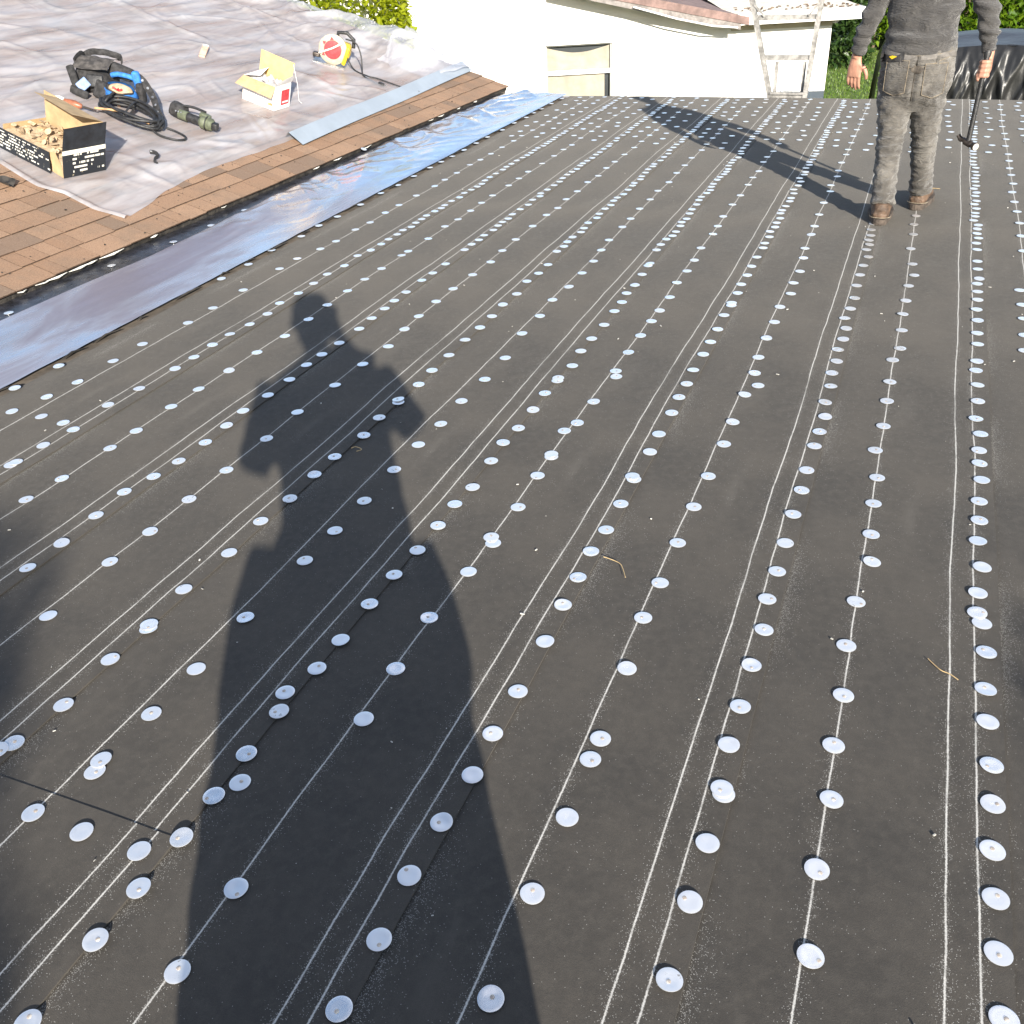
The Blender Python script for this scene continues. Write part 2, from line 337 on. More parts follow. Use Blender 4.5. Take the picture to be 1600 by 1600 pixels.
M['tarp'] = (lambda d: (d.set(Base_Color=(.014, .014, .014), Roughness=.40), d.bump(d.noise(d.map(d.obj(), (1, 1, .5)), 9, 4, .6), .4, .02), d.m)[2])(ND('black_tarp'))

# ------------------------------------------------------------------ ground
GZ = -2.8
def ground_material():
    d = ND('lawn'); co = d.obj()
    c = d.mix(d.ramp(d.noise(co, .9, 5, .65), .35, .7), (.055, .105, .014), (.115, .165, .028))
    c = d.mix(d.ramp(d.noise(co, 7, 4, .7), .4, .75, 0, .6), c, (.16, .17, .05))
    c = d.mix(d.ramp(d.noise(co, .35, 3), .62, .72, 0, .7), c, (.13, .09, .05))
    d.set(Base_Color=c, Roughness=.95); d.bump(d.noise(co, 26, 4, .7), .8, .06); return d.m
tag(MB().box(-300, 300, -200, 420, GZ - .5, GZ).build('ground', ground_material()), kind='structure')

# ------------------------------------------------------------------ the low roof covered in felt
EDGE_Y, COURSE, E0 = 9.46, .514, .373
def edge_x(j): return E0 - COURSE * j
def wav(x, y): return .0058 * noise.noise(Vector((x * 2.1, y * 1.1, 3.3))) + .0028 * noise.noise(Vector((x * 7, y * 4.5, 1.3)))
def prof(u):                       # height of a sheet's top, u = metres left of its own lap edge
    return .0068 - .0042 * min(1, u / COURSE)
def surf(x, y):
    j = math.floor((E0 - x) / COURSE)
    # the sheet whose lap edge lies just right of x
    return prof(edge_x(j) - x) + wav(x, y) + .0012 + (.0036 * max(0, 1 - max(0, .865 - y) / .5) if j == 3 and y < .88 else 0)
mb = MB(); mb.box(-4.45, 6.2, -6, EDGE_Y - .012, -.26, -.012)
flat_roof = tag(mb.build('flat_roof', M['deck']), kind='structure')
MB().box(-3.6, 6.25, EDGE_Y - .010, EDGE_Y + .012, -.16, -.004).build('drip_edge', M['drip'], flat_roof)
for j in range(-11, 7):
    ex = edge_x(j)
    parts = [(-6, EDGE_Y)] if j != 3 else [(-6, .865), (.80, EDGE_Y)]
    for k, (y0, y1) in enumerate(parts):
        near = -1 <= j <= 6; ny = int((y1 - y0) / (.10 if near else .5)); lift = .0020 if (j == 3 and k == 0) else 0
        us = [0, .03, .06, .11, .17, .25, .335, .42, .49, COURSE, COURSE + .07]
        nrow = len(us); m = MB(); vs = []; top = []
        for i in range(ny + 1):
            y = y0 + (y1 - y0) * i / ny
            jit = .0022 * noise.noise(Vector((y * 1.6, j * 9.1, 0))) + .0012 * noise.noise(Vector((y * 9, j * 5.1, 4)))
            for q, u in enumerate(us):
                x = ex - u + (jit if q == 0 else 0)
                z = prof(u) + wav(x, y) + lift * max(0, 1 - max(0, y1 - y) / .5) * (1 if u < COURSE else 0)
                if k == 1 and j == 3: z -= .0006
                if q == 0: z += .0012 * max(0, noise.noise(Vector((y * 3.1, j * 3.7, 8))))
                if u > COURSE - .001: z -= .0012
                vs.append((x - ex, y, z))
            for q, u in enumerate(us):
                if q == 0: vs.append((jit, y, prof(0) - .0034 + wav(ex, y)))
        w = nrow + 1; fs = []
        for i in range(ny):
            a = i * w; b = a + w
            for q in range(nrow - 1): fs.append((a + q, a + q + 1, b + q + 1, b + q))
            fs.append((a, b, b + nrow, a + nrow))
        if j == 3 and k == 0:          # the butt end of the upper sheet
            b0 = len(vs); e0 = ny * w; vs += [(vs[e0 + q][0], y1, vs[e0 + q][2] - .0034) for q in range(nrow)]
            fs += [(e0 + q, b0 + q, b0 + q + 1, e0 + q + 1) for q in range(nrow - 1)]
        m.add(vs, fs)
        me = m.mesh('felt_sheet', M['felt'], 35)
        o = link('felt_sheet', me, flat_roof, T(ex, 0, 0))

# tin caps: nearest ones where the photograph shows them
TILES = {
 (0, 1200): [(210,287),(513,405),(870,520),(1135,437),(1335,168),(1497,80),(867,750),(597,1075),(170,1590),(1473,743),(1105,1263),(592,20)],
 (400, 1200): [(1353,45),(1160,343),(958,673),(770,1073),(520,1507),(1467,1440)],
 (800, 1200): [(345,300),(127,780),(1312,128),(1323,158),(1223,463),(1113,830),(985,1318)],
 (1200, 1200): [(397,195),(307,627),(267,1172),(1405,228),(1402,517),(1422,820),(1440,1160),(1475,1575)],
 (0, 800): [(600,20),(386,196),(175,352),(937,118),(687,312),(302,650),(1432,254),(1150,487),(935,712),(930,735),(692,928),(400,1213),(90,1453),(-10,1500),(1533,655),(1225,975),(945,1258),(632,1550),(1540,1508)],
 (400, 800): [(30,60),(493,116),(305,302),(1138,88),(1010,241),(864,397),(711,580),(530,805),(382,980),(183,1130),(145,1248),(1470,157),(1482,192),(1328,371),(1083,660),(873,978),(673,1290),(1480,1388)],
 (800, 800): [(588,114),(494,247),(413,408),(319,583),(207,812),(37,1123),(1036,192),(926,441),(820,658),(719,975),(553,1410),(490,1538),(1595,547),(1575,737),(1497,963),(1427,1220),(1355,1457)],
 (1200, 800): [(157,20),(108,196),(57,375),(645,138),(650,312),(552,556),(490,833),(472,1145),(410,1460),(1320,58),(1310,188),(1337,352),(1310,513),(1305,640),(1335,702),(1363,882),(1360,1110),(1373,1312),(1398,1582)],
 (0, 400): [(1385,148),(370,695),(95,832),(1520,213),(1330,322),(1175,417),(890,549),(707,656),(485,790),(293,882),(75,972),(258,1000),(395,1041),(458,1085),(270,1182),(100,1291),(68,1306),(1560,428),(1437,490),(1328,556),(1213,634),(1095,706),(870,829),(675,931),(1430,710),(1240,825),(1068,936),(850,1087),(686,1195),(385,1385),(162,1518),(1520,970),(1416,1060),(1283,1163),(1116,1278),(960,1376),(777,1473),(1414,1333),(1180,1514)],
 (400, 400): [(258,16),(147,80),(553,62),(445,113),(360,170),(265,234),(148,294),(72,362),(635,0),(910,-5),(785,80),(680,146),(572,217),(445,305),(328,393),(180,494),(5,597),(1185,50),(1105,109),(1037,157),(938,231),(865,284),(805,332),(723,392),(645,456),(520,543),(412,615),(316,682),(210,776),(75,873),(1467,38),(1354,116),(1232,207),(1126,287),(1018,379),(928,458),(827,569),(668,680),(495,809),(259,975),(65,1135),(1543,303),(1475,380),(1400,450),(1307,527),(1206,622),(1100,718),(1017,804),(890,900),(890,916),(770,1010),(674,1120),(492,1256),(366,1369),(212,1517),(1558,638),(1430,772),(1284,907),(1155,1050),(1015,1179),(864,1338),(677,1530),(1545,1173),(1470,1285),(1354,1448),(1243,1553)],
 (800, 400): [(225,52),(166,106),(93,157),(30,236),(510,30),(438,104),(356,188),(253,272),(174,374),(63,486),(862,52),(850,64),(813,119),(768,184),(716,234),(687,289),(640,346),(576,431),(498,517),(430,597),(377,690),(289,770),(284,785),(206,864),(132,965),(40,1080),(1140,26),(1094,95),(1030,169),(986,257),(923,338),(872,404),(804,492),(728,596),(649,715),(652,751),(510,911),(408,1042),(327,1091),(246,1241),(246,1254),(160,1373),(38,1567),(1530,12),(1497,68),(1470,124),(1432,181),(1410,236),(1372,300),(1370,314),(1325,374),(1285,462),(1240,541),(1195,617),(1132,715),(1092,802),(1043,888),(998,985),(918,1119),(862,1230),(752,1386),(762,1402),(680,1554),(1590,515),(1540,634),(1517,732),(1538,809),(1455,866),(1380,1038),(1325,1176),(1227,1378),(1136,1568)],
 (1200, 400): [(222,12),(200,97),(160,169),(143,236),(75,316),(40,415),(627,7),(596,62),(575,121),(555,186),(542,265),(515,332),(480,391),(489,455),(470,521),(437,584),(430,656),(400,731),(393,813),(358,911),(357,1005),(322,1100),(290,1188),(242,1339),(210,1465),(903,49),(914,120),(879,185),(862,278),(842,363),(836,463),(826,573),(780,646),(762,783),(745,901),(722,1058),(671,1210),(683,1382),(660,1543),(1310,29),(1312,79),(1320,140),(1308,174),(1310,224),(1310,276),(1303,338),(1310,406),(1308,484),(1310,554),(1305,658),(1300,714),(1310,806),(1312,908),(1300,1014),(1330,1110),(1320,1212),(1322,1296),(1336,1401),(1320,1534),(1575,209),(1590,302),(1600,390),(1605,492),(1605,590)],
}
CAPR = .0232
spots = []
for (ox, oy), lst in TILES.items():
    for (a, b) in lst:
        p = onz(ox + a / 4, oy + b / 4, .008); spots.append((p.x, p.y))
y_near = lambda x: onz(800, 398, 0).y + (x - onz(800, 398, 0).x) * (onz(1500, 398).y - onz(300, 398).y) / (onz(1500, 398).x - onz(300, 398).x)
rows = []
for j in range(-5, 7):
    ex = edge_x(j); rows += [(ex - .030, .090, .012), (ex - .335, .205, .010)]
for (x0, step, jx) in rows:          # the same rows carried on to the far edge, and to the right of the picture
    y = (y_near(x0) if x0 < .6 else .4) + rnd(.03, .1)
    if x0 < -3.2: y = 9.3
    while y < EDGE_Y - .05:
        spots.append((x0 + rnd(-jx, jx), y)); y += step * rnd(.75, 1.3)
for j in range(-2, 7):               # extra rows near the far edge
    ex = edge_x(j)
    for off in (-.20, -.44):
        y = rnd(7.3, 7.7)
        while y < EDGE_Y - .06:
            spots.append((ex + off + rnd(-.02, .02), y)); y += rnd(.14, .30)
y = 1.5
while y < EDGE_Y - .1: spots.append((-3.300 + rnd(-.012, .012), y)) if y > 4.0 else None; y += rnd(.18, .30)
for q in ((55,357),(697,61)): p = onz(q[0] / 4, 400 + q[1] / 4, .012); spots.append((p.x, p.y))
y = onz(268, 381).y
while y < EDGE_Y - .1: spots.append((-4.02 + .016 * (y - 4) + rnd(-.012, .012), y)); y += rnd(.26, .42) if y < 7.4 else rnd(.16, .26)
spots.sort(key=lambda s: s[0] ** 2 + s[1] ** 2)
cap_mb = MB().lathe([(CAPR, 0), (CAPR, .0007), (CAPR * .93, .0011), (CAPR * .55, .0009), (.004, .0004)], 28)
cap_me = [cap_mb.mesh('tin_cap', M['cap'], 40)]
for s_ in range(3):                  # bent ones
    mb = MB(); mb.f = list(cap_mb.f); mb.v = [(x, y, z + (.0026, .0018, .0011)[s_] * max(0, (x * math.cos(s_ * 2.1) + y * math.sin(s_ * 2.1)) / CAPR) ** 2 + .0004 * abs(noise.noise(Vector((x * 70, y * 70, s_)))) * (z > .0005)) for x, y, z in cap_mb.v]
    cap_me.append(mb.mesh('tin_cap', M['cap'], 40))
nail_me = MB().lathe([(.0040, 0), (.0043, .0005), (.0030, .0011), (.0008, .0012)], 10).mesh('nail_head', M['nail'], 40)
far = MB(); done = []; ncap = 0
for (x, y) in spots:
    if -4.4 < x < -3.35 and y < 2.6: continue
    over = any((x - a) ** 2 + (y - b) ** 2 < .0021 for a, b in done[-60:]); done.append((x, y))
    z = (max(surf(x - .02, y), surf(x + .02, y), surf(x, y)) if x > -3.26 else .0125) + (.0016 if over else .0003) + .0004
    tilt = Matrix.Rotation(rnd(0, 6.28), 4, 'Z') @ Matrix.Rotation(math.radians(random.gauss(0, 1.5) + (2.4 if over else 0)), 4, 'X') @ Matrix.Rotation(rnd(0, 6.28), 4, 'Z')
    mt = T(x, y, z + .0004) @ tilt
    q = ROT.transposed() @ (Vector((x, y, 0)) - CAM); seen = q.z < 0 and abs(q.x / q.z) < .56 and abs(q.y / q.z) < .56
    if ncap < 300 and seen:
        o = link('tin_cap', random.choice(cap_me) if random.random() < .55 else cap_me[0], flat_roof, mt); ncap += 1
        if ncap <= 190 and random.random() < .8:
            a, r = rnd(0, 6.28), CAPR * (.15 + .5 * random.random() ** 2)
            link('nail_head', nail_me, o, T(r * math.cos(a), r * math.sin(a), .0007))
    else:
        far.lathe([(CAPR, 0), (CAPR, .0008), (CAPR * .6, .0011), (.004, .0007)], 12, mt)
tag(far.build('tin_cap_scatter', M['cap'], flat_roof, 40), kind='stuff')

# bitumen band and the shiny release film beside the slope
BX = [(0, -3.99), (3.0, -3.99), (3.5, -3.985), (4.1, -3.955), (5.15, -4.0), (6.2, -4.03), (7.06, -4.075), (8.2, -4.04), (9.1, -3.99), (9.6, -3.97)]
def band_x(y):
    for (a, b), (c, d) in zip(BX, BX[1:]):
        if y <= c: return b + (d - b) * max(0, y - a) / (c - a) + .008 * noise.noise(Vector((y * 2.4, 5, 0)))
    return BX[-1][1]
mb = MB(); mb.grid(lambda u, v: ((-4.47) * (1 - u) + (-3.90) * u, -6 + v * (EDGE_Y + 6 - .004), .0098 + .003 * noise.noise(Vector((u * 3, v * 26, 0))) + .0012 * noise.noise(Vector((u * 13, v * 120, 0)))), 8, 220)
mb.build('bitumen_strip', M['bitumen'], flat_roof, 180)
def ridge_(p, k): return max(0, 1 - abs(noise.noise(p)) * k)
def film(u, v):
    y = 0.4 + v * (EDGE_Y - .4 + .003); xl, xr = band_x(y), -3.332 + .012 * noise.noise(Vector((y * 1.3, 1, 0))) + .005 * noise.noise(Vector((y * 7, 2, 0)))
    x = xl + (xr - xl) * u
    k = max(0, min(1, (y - 3.9) / 1.5)); e = math.sin(math.pi * min(1, max(0, u))) ** .5
    big = .007 * noise.noise(Vector((x * 2.2, y * .7, 0)))
    w = noise.noise(Vector((x * 5 - y * 3.2, y * 1.1 + x * 1.5, 7))); rid = (1 - abs(w) * 2.4) if abs(w) < .41 else 0
    w2 = noise.noise(Vector((x * 9 + y * 6, y * 2.3 - x * 3, 2))); rid2 = (1 - abs(w2) * 4) if abs(w2) < .25 else 0
    left = max(0, 1 - u * 1.5)
    pl = ridge_(Vector((y * 2.6 + x * 2.4, x * .6 - y * .15, 5)), 2.2) * k * left ** .6 * .030 + ridge_(Vector((y * .7 + x * 2.2, x * .5, 11)), 2.2) * k * .016
    z = .0165 + e * (big + k * (.010 * rid * (.3 + left) + .006 * rid2 * (.2 + left)) + .002 * noise.noise(Vector((x * 12, y * 3, 0)))) + (.012 * k * left * left * max(0, noise.noise(Vector((y * 6, 3, 1))))) + pl * e
    return (x, y, max(.0135, z))
MB().grid(film, 44, 760).build('release_film', M['foil'], flat_roof, 180)
# torn lip of tar and film along the film's right edge
mb = MB(); rs = random.Random(3)
for i in range(26):
    y = 2.2 + 7.1 * i / 26 + rs.uniform(-.1, .1); l = rs.uniform(.05, .22); x = -3.325 + rs.uniform(-.006, .01)
    mb.tube([(x, y - l / 2, .012), (x + rs.uniform(-.006, .01), y, .018), (x + rs.uniform(-.004, .008), y + l / 2, .012)], [.002, rs.uniform(.003, .006), .002], 6)
tag(mb.build('torn_edge_sliver', M['tar'], flat_roof, 60), kind='stuff')

# ------------------------------------------------------------------ the shingled slope
SH_U0, SH_U1, EXPO = -4.0, 9.70, .150
slope = tag(MB().box(SH_U0, SH_U1, .01, 6.4, -.10, -.012).build('shingle_roof', M['deck'], None, None, SLM), kind='structure')
mb = MB()                                                    # eave edge crusted with old tar
def tarry(u, v):
    x = SH_U0 + u * (SH_U1 - SH_U0); n = noise.noise(Vector((x * 5, v * 3, 0))); n2 = noise.noise(Vector((x * 21, v * 5, 3)))
    if v < .5: return (x, .012 - .004 - .012 * n - .007 * n2 - .012 * (v * 2), -.003 - .045 * (v * 2) * (1 + .15 * n))
    return (x, .006 - .012 * n - .008 * n2 + .01 * (v - .5), -.048 - .045 * (v - .5) * 2)
mb.grid(tarry, 700, 6); mb.build('tarred_eave_edge', M['tar'], slope, 180)
mb = MB(); rs = random.Random(8)
for i in range(20):                                          # flakes of white paint left on the edge
    x = rs.uniform(2.6, 4.6) if i < 12 else rs.uniform(4.6, 9); l = rs.uniform(.02, .10); b = rs.uniform(.003, .008)
    mb.tube([(x - l, -.012, -.006 + rs.uniform(-.003, .002)), (x, -.016 + rs.uniform(-.003, .003), -.007), (x + l, -.012, -.006)], [.0015, b, .0015], 6)
tag(mb.build('paint_flake_line', M['chalkpaint'], slope, 60), kind='stuff')
mb = MB()
tabs = []
nrow = int(6.3 / EXPO)
rs = random.Random(21)
for r in range(nrow):
    u = SH_U0 + rs.uniform(0, .2)
    while u < SH_U1 - .03:
        w = rs.choice((.09, .13, .16, .20, .25)) * rs.uniform(.9, 1.1); u2 = min(SH_U1 + rs.uniform(0, .012), u + w)
        tabs.append((r, u, u2)); u = u2 + rs.uniform(.003, .006)
def tab_geo(r, u0, u1, mbx, th):
    v0 = r * EXPO - .012 * (r == 0); v1 = v0 + EXPO + .03; h = .0035 + th
    jag = rs.uniform(-.003, .003)
    p = [(u0, v0 + jag, h), (u1, v0 + jag + rs.uniform(-.002, .002), h), (u1, v1, .0015), (u0, v1, .0015)]
    b = [(q[0], q[1], q[2] - (.0075 if i < 2 else .004)) for i, q in enumerate(p)]
    mbx.add(p + b, [(0, 1, 2, 3), (1, 0, 4, 5), (2, 1, 5, 6), (0, 3, 7, 4)])
key = lambda t: (SLM @ Vector(((t[1] + t[2]) / 2, t[0] * EXPO, 0)) - CAM).length + (30 if (SLM @ Vector((t[2], t[0] * EXPO, 0))).y < 2.6 else 0)
def bare(t):
    u, v = (t[1] + t[2]) / 2, t[0] * EXPO
    return v < .45 if u > 4.4 else True
tabs.sort(key=lambda t: key(t) + (0 if bare(t) else 15))
rest = MB()
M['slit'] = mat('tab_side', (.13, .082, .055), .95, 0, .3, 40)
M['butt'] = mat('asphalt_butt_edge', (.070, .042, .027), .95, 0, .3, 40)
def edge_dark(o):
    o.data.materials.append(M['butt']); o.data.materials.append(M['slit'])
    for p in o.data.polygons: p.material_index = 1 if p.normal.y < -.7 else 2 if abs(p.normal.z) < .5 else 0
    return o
for i, (r, u0, u1) in enumerate(tabs):
    th = rs.choice((.004, .0045, .0075))
    if i < 300:
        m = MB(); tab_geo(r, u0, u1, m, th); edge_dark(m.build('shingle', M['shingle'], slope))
    else: tab_geo(r, u0, u1, rest, th)
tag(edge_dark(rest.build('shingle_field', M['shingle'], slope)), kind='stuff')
mb = MB(); mb.box(SH_U1 - .004, SH_U1 + .02, .02, 6.4, -.14, -.001); mb.build('rake_board', M['trim'], slope)
# black crumbs lying on the bare shingles
mb = MB()
for i in range(90):
    u = rs.uniform(3.2, 9); v = rs.uniform(.01, .40) if u > 4.4 else rs.uniform(.01, .9); s_ = rs.uniform(.003, .008)
    mb.rbox(s_ * rs.uniform(.8, 2), s_, s_ * .7, s_ * .2, T(u, v, .012) @ Rt('Z', rs.uniform(0, 180)), 1)
tag(mb.build('tar_crumb_scatter', M['tar'], slope), kind='stuff')
link('tin_cap', cap_me[0], slope, T(ons(568, 236).x, ons(568, 236).y, .016) @ Rt('X', 4))

# ------------------------------------------------------------------ plastic sheet over the slope
def interp(tab, x):
    if x <= tab[0][0]: return tab[0][1]
    for (a, b), (c, d) in zip(tab, tab[1:]):
        if x <= c: return b + (d - b) * (x - a) / (c - a)
    return tab[-1][1]
LOW = [(4.35, .20), (4.69, .27), (4.89, .33), (5.41, .39), (6.06, .37), (6.34, .38), (7.32, .38), (8.2, .46), (8.9, .54), (9.3, .44), (9.9, .42)]
NEAR = [(.20, 4.35), (.37, 4.30), (.62, 4.32), (.78, 4.28), (1.13, 4.34), (2.2, 4.28), (5.2, 4.0)]
def ridge(p, k):
    w = abs(noise.noise(p)); return max(0, 1 - w * k)
def g2(x, s): return math.exp(-(x / s) ** 2)
def lift_at(u, v):
    a = .15 * g2(u - 9.35, .30) * g2(v - .92, .30) + .06 * g2(u - 9.5, .35) * g2(v - 1.5, .6)
    a += .05 * max(0, min(1, (u - 8.7) / .8)) * g2(v - 1.3, .9)
    return a
PADS = [(4.6, 1.05, .42), (6.78, .98, .30), (8.32, 1.22, .26), (8.5, .95, .28), (8.6, .75, .25), (5.78, 1.55, .36), (5.65, 1.25, .36), (6.02, 1.02, .26), (5.25, .74, .16), (5.42, 1.62, .22), (5.8, 1.1, .25), (5.6, .88, .25)]
def sheet(s_, t):
    v0 = .19 + (5.2 - .19) * t; un = interp(NEAR, v0)
    u = un + (9.86 - un) * s_; lo = interp(LOW, u); v = lo + (5.2 - lo) * t
    d_edge = (u - un); d_low = (v - lo)
    q = Vector((u, v, 0))
    z = .010 + .010 * ridge(Vector((u * .30 + v * .55, v * 1.2 - u * .45, 1)), 13) + .012 * ridge(Vector((u * .65 - v * .35, v * .45 + u * .55, 9)), 16) + .009 * ridge(Vector((u * .5 + v * 1.5, v * .4 - u * .9, 14)), 16) + .009 * ridge(Vector((u * .9 - v * 1.4, v * .9 + u * .3, 21)), 15) + .003 * ridge(Vector((u * 1.7 - v * .4, v * 1.9 + u * .3, 31)), 14) + .0012 * ridge(Vector((u * 1.3 + v, v * 3.2, 4)), 5) + .010 * (noise.noise(q * .6) + .5) + .001 * noise.noise(q * 7)
    flat = min(1, d_low / .12) * min(1, d_edge / .2) * .85 + .15
    for (pu, pv, pr) in PADS:
        dd = ((u - pu) ** 2 + (v - pv) ** 2) / (pr * pr)
        if dd < 3: flat *= 1 - math.exp(-dd * dd * 1.2)
    z = .011 + (z - .011) * flat + lift_at(u, v) * (1 + .35 * noise.noise(q * 2.6) + .2 * noise.noise(q * 7)) + .05 * max(0, u - 8.7) * ridge(Vector((u * 2.2, v * 2.4, 6)), 3)
    z += .034 * g2(d_edge - .022, .028) * (.75 + .5 * noise.noise(Vector((v * 3, 0, 2)))) * (1 if v < 1.6 else .5)
    z += .012 * g2(d_low, .02) * max(0, noise.noise(Vector((u * 2, 0, 5))))
    if u > 9.70: z -= max(0, u - 9.70) * .5
    return (u + .010 * noise.noise(q * 2) , v + .012 * noise.noise(Vector((u * 6, v * 2, 3))) * (1 - .6 * min(1, d_low)), max(.0125, z))
sh = link('plastic_sheet', None, None, SLM); tag(sh, 'large wrinkled milky clear plastic sheet spread over the brown shingle slope', 'plastic sheet')
MB().grid(sheet, 360, 300).build('film', M['plastic'], sh, 180)
def crumple(s_, t):                    # the loose upper corner that stands up in the wind beside the rake
    u = 8.86 + .95 * s_ + .05 * math.sin(t * 5); v = .50 + .55 * t + .16 * noise.noise(Vector((s_ * 3, t * 3, 2)))
    h = .012 + (.30 * math.sin(math.pi * min(1, s_ * 1.02)) ** 1.3) * (t ** .8) * (.7 + .6 * noise.noise(Vector((s_ * 4, t * 2, 8)))) + .05 * ridge(Vector((s_ * 5, t * 5, 3)), 3) * t
    return (u, v + .15 * h, max(.014, h))
MB().grid(crumple, 46, 34).build('loose_corner', M['plastic'], sh, 180)

# ------------------------------------------------------------------ things lying on the plastic
LIFT = .0135
def slot(name, label, cat, px, py, rot=-68, group=None, dz=LIFT):
    p = ons(px, py); return thing(name, label, cat, SLM @ T(p.x, p.y, dz) @ Rt('Z', rot), group)
# --- black printed carton, torn open
c = slot('cardboard_carton', 'torn open black printed carton full of kraft paper bits on plastic', 'carton', 100, 282, -9)
ptxt = print_material('black_print_small', (.012, .015, .020), (.62, .60, .53), 7, .50, 24, .05, .98)
pend = print_material('black_print_end', (.012, .015, .020), (.66, .64, .56), 6, .50, 10, .22, 1.0)
pblk = mat('black_coated_card', (.012, .015, .020), .45, 0, .4, 20)
W_, L_, H_ = .31, .56, .155
MB().box(0, W_, -.003, .0015, 0, H_).build('end_panel', pend, c)
MB().box(-.001, W_ + .001, -.005, -.0032, H_ - .012, H_ + .014).build('tape_strip', M['tape'], c)
MB().add([(0.0, 0, H_), (W_, 0, H_), (W_ - .004, -.03, H_ + .165), (.006, -.022, H_ + .158)], [(0, 1, 2, 3)]).add([(0, .0022, H_), (W_, .0022, H_), (W_ - .004, -.0278, H_ + .165), (.006, -.0198, H_ + .158)], [(3, 2, 1, 0)]).build('end_flap', pblk, c)
MB().box(0, .0035, .10, L_, 0, .135, Matrix.Rotation(.07, 4, 'Z')).build('side_panel', ptxt, c, None, T(-.02, -.01, 0))
MB().add([(0, 0, 0), (.004, .095, 0), (-.016, .105, .128), (-.006, .06, .145), (.004, .012, .06)], [(0, 1, 2, 3, 4)]).build('torn_panel', M['kraft'], c)
MB().box(W_ - .003, W_, 0, L_, 0, H_ + .15).build('back_panel', M['kraft'], c)
MB().add([(W_, .01, H_ + .15), (W_, .42, H_ + .15), (W_ - .16, .44, H_ + .20), (W_ - .19, .05, H_ + .205)], [(0, 1, 2, 3)]).build('back_flap', M['kraft'], c)
MB().box(0, W_, L_ - .003, L_, 0, .13).build('far_end_panel', M['kraft'], c)
MB().box(.004, W_ - .004, .003, L_ - .004, .001, .004).build('floor_panel', M['kraft'], c)
mb = MB(); rs = random.Random(4)
for i in range(150):
    m = T(rs.uniform(.03, W_ - .03), rs.uniform(.02, L_ - .03), rs.uniform(.085, .135)) @ Rt('Z', rs.uniform(0, 360)) @ Rt('X', rs.uniform(-70, 70)); r = rs.uniform(.014, .024)
    mb.lathe([(r, 0), (r, .001)], 10, m) if i % 6 else mb.rbox(r * 3.0, r * 1.2, .002, .0006, m, 1)
mb.box(.006, W_ - .006, .006, L_ - .006, .004, .10)
tag(mb.build('paper_bit_heap', M['kraftlite'], c), kind='stuff')
# --- white carton with a red label
c = slot('open_white_box', 'small white cardboard box with red label and upright kraft flaps', 'box', 428, 176, 1)
W_, L_, H_ = .215, .30, .185
MB().box(0, W_, -.003, 0, 0, H_).build('end_panel', M['card'], c)
MB().box(0, .003, 0, L_, 0, H_).build('side_panel', M['card'], c); MB().box(W_ - .003, W_, 0, L_, 0, H_).build('back_panel', M['kraft'], c)
MB().box(0, W_, L_, L_ + .003, 0, H_).build('far_end_panel', M['kraft'], c); MB().box(.003, W_ - .003, 0, L_, .001, .004).build('floor_panel', M['kraft'], c)
MB().box(.085, .195, -.0055, -.0032, .03, .145).build('label', M['red'], c)
MB().box(.10, .18, -.0066, -.0058, .045, .058).build('label_line', M['card'], c)
MB().box(-.0032, -.0022, .02, .06, .03, .052).build('printed_mark', mat('orange_print', (.6, .25, .12), .6, 0, .3, 90), c)
MB().add([(0, 0, H_), (0, L_, H_), (-.085, L_ + .02, H_ - .055), (-.075, -.012, H_ - .072)], [(0, 1, 2, 3)]).build('front_flap', M['kraft'], c)
MB().add([(W_, 0, H_), (W_, L_, H_), (W_ + .01, L_, H_ + .165), (W_ + .02, -.01, H_ + .150)], [(0, 1, 2, 3)]).build('back_flap', mat('yellow_kraft', (.62, .44, .16), .85, 0, .1, 14), c)
MB().add([(0, L_, H_), (W_, L_, H_), (W_ - .02, L_ - .10, H_ + .06), (.02, L_ - .14, H_ + .035)], [(0, 1, 2, 3)]).build('end_flap', M['card'], c)
MB().add([(0, 0, H_), (W_, 0, H_), (W_ - .01, -.05, H_ + .085), (.06, -.03, H_ + .055)], [(0, 1, 2, 3)]).build('near_flap', M['card'], c)
MB().grid(lambda a, b: (.02 + a * .175, .02 + b * .26, H_ - .01 + .045 * noise.noise(Vector((a * 5, b * 6, 1))) + .02 * noise.noise(Vector((a * 12, b * 14, 1)))), 20, 26).build('bag_liner', M['plastic'], c, 180)
for (a, b, d, e) in (((W_ + .015, 0, H_ + .14), (W_ + .05, -.06, .05), .003, .2),):
    MB().tube([a, ((a[0] + b[0]) / 2, (a[1] + b[1]) / 2 - .01, (a[2] + b[2]) / 2), b, (b[0] + .02, b[1] - .015, b[2] - .015)], d * .6, 6).build('strap', M['card'], c, 60)
# --- circular saw with its cord
c = slot('circular_saw', 'red, cream and yellow circular saw standing on the plastic sheet', 'saw', 517, 104, -68)
ax = T(0, .02, .135) @ Rt('X', 90)            # disc axis along -y, towards the roof edge
MB().lathe([(.128, -.018), (.132, -.008), (.132, .012), (.118, .020), (.085, .022), (.080, .018)], 40, ax).build('blade_guard', mat('cream_guard', (.42, .375, .29), .5, .1, .15, 30), c, 40)
MB().lathe([(.082, .012), (.080, .026), (.055, .031), (.02, .032)], 32, ax).build('hub_cover', M['red'], c, 40)
for a in (100, 150, 215): MB().add([tuple(ax @ Vector((r * math.cos(math.radians(a + t)), r * math.sin(math.radians(a + t)), .0235))) for r, t in ((.088, -12), (.088, 12), (.116, 0))], [(0, 1, 2)]).build('guard_vent', M['red'], c)
MB().tube([ax @ Vector((-.12, -.05, .034)), ax @ Vector((.0, .02, .042)), ax @ Vector((.09, .085, .034))], [.007, .008, .009], 8).build('lever', M['tape'], c, 60)
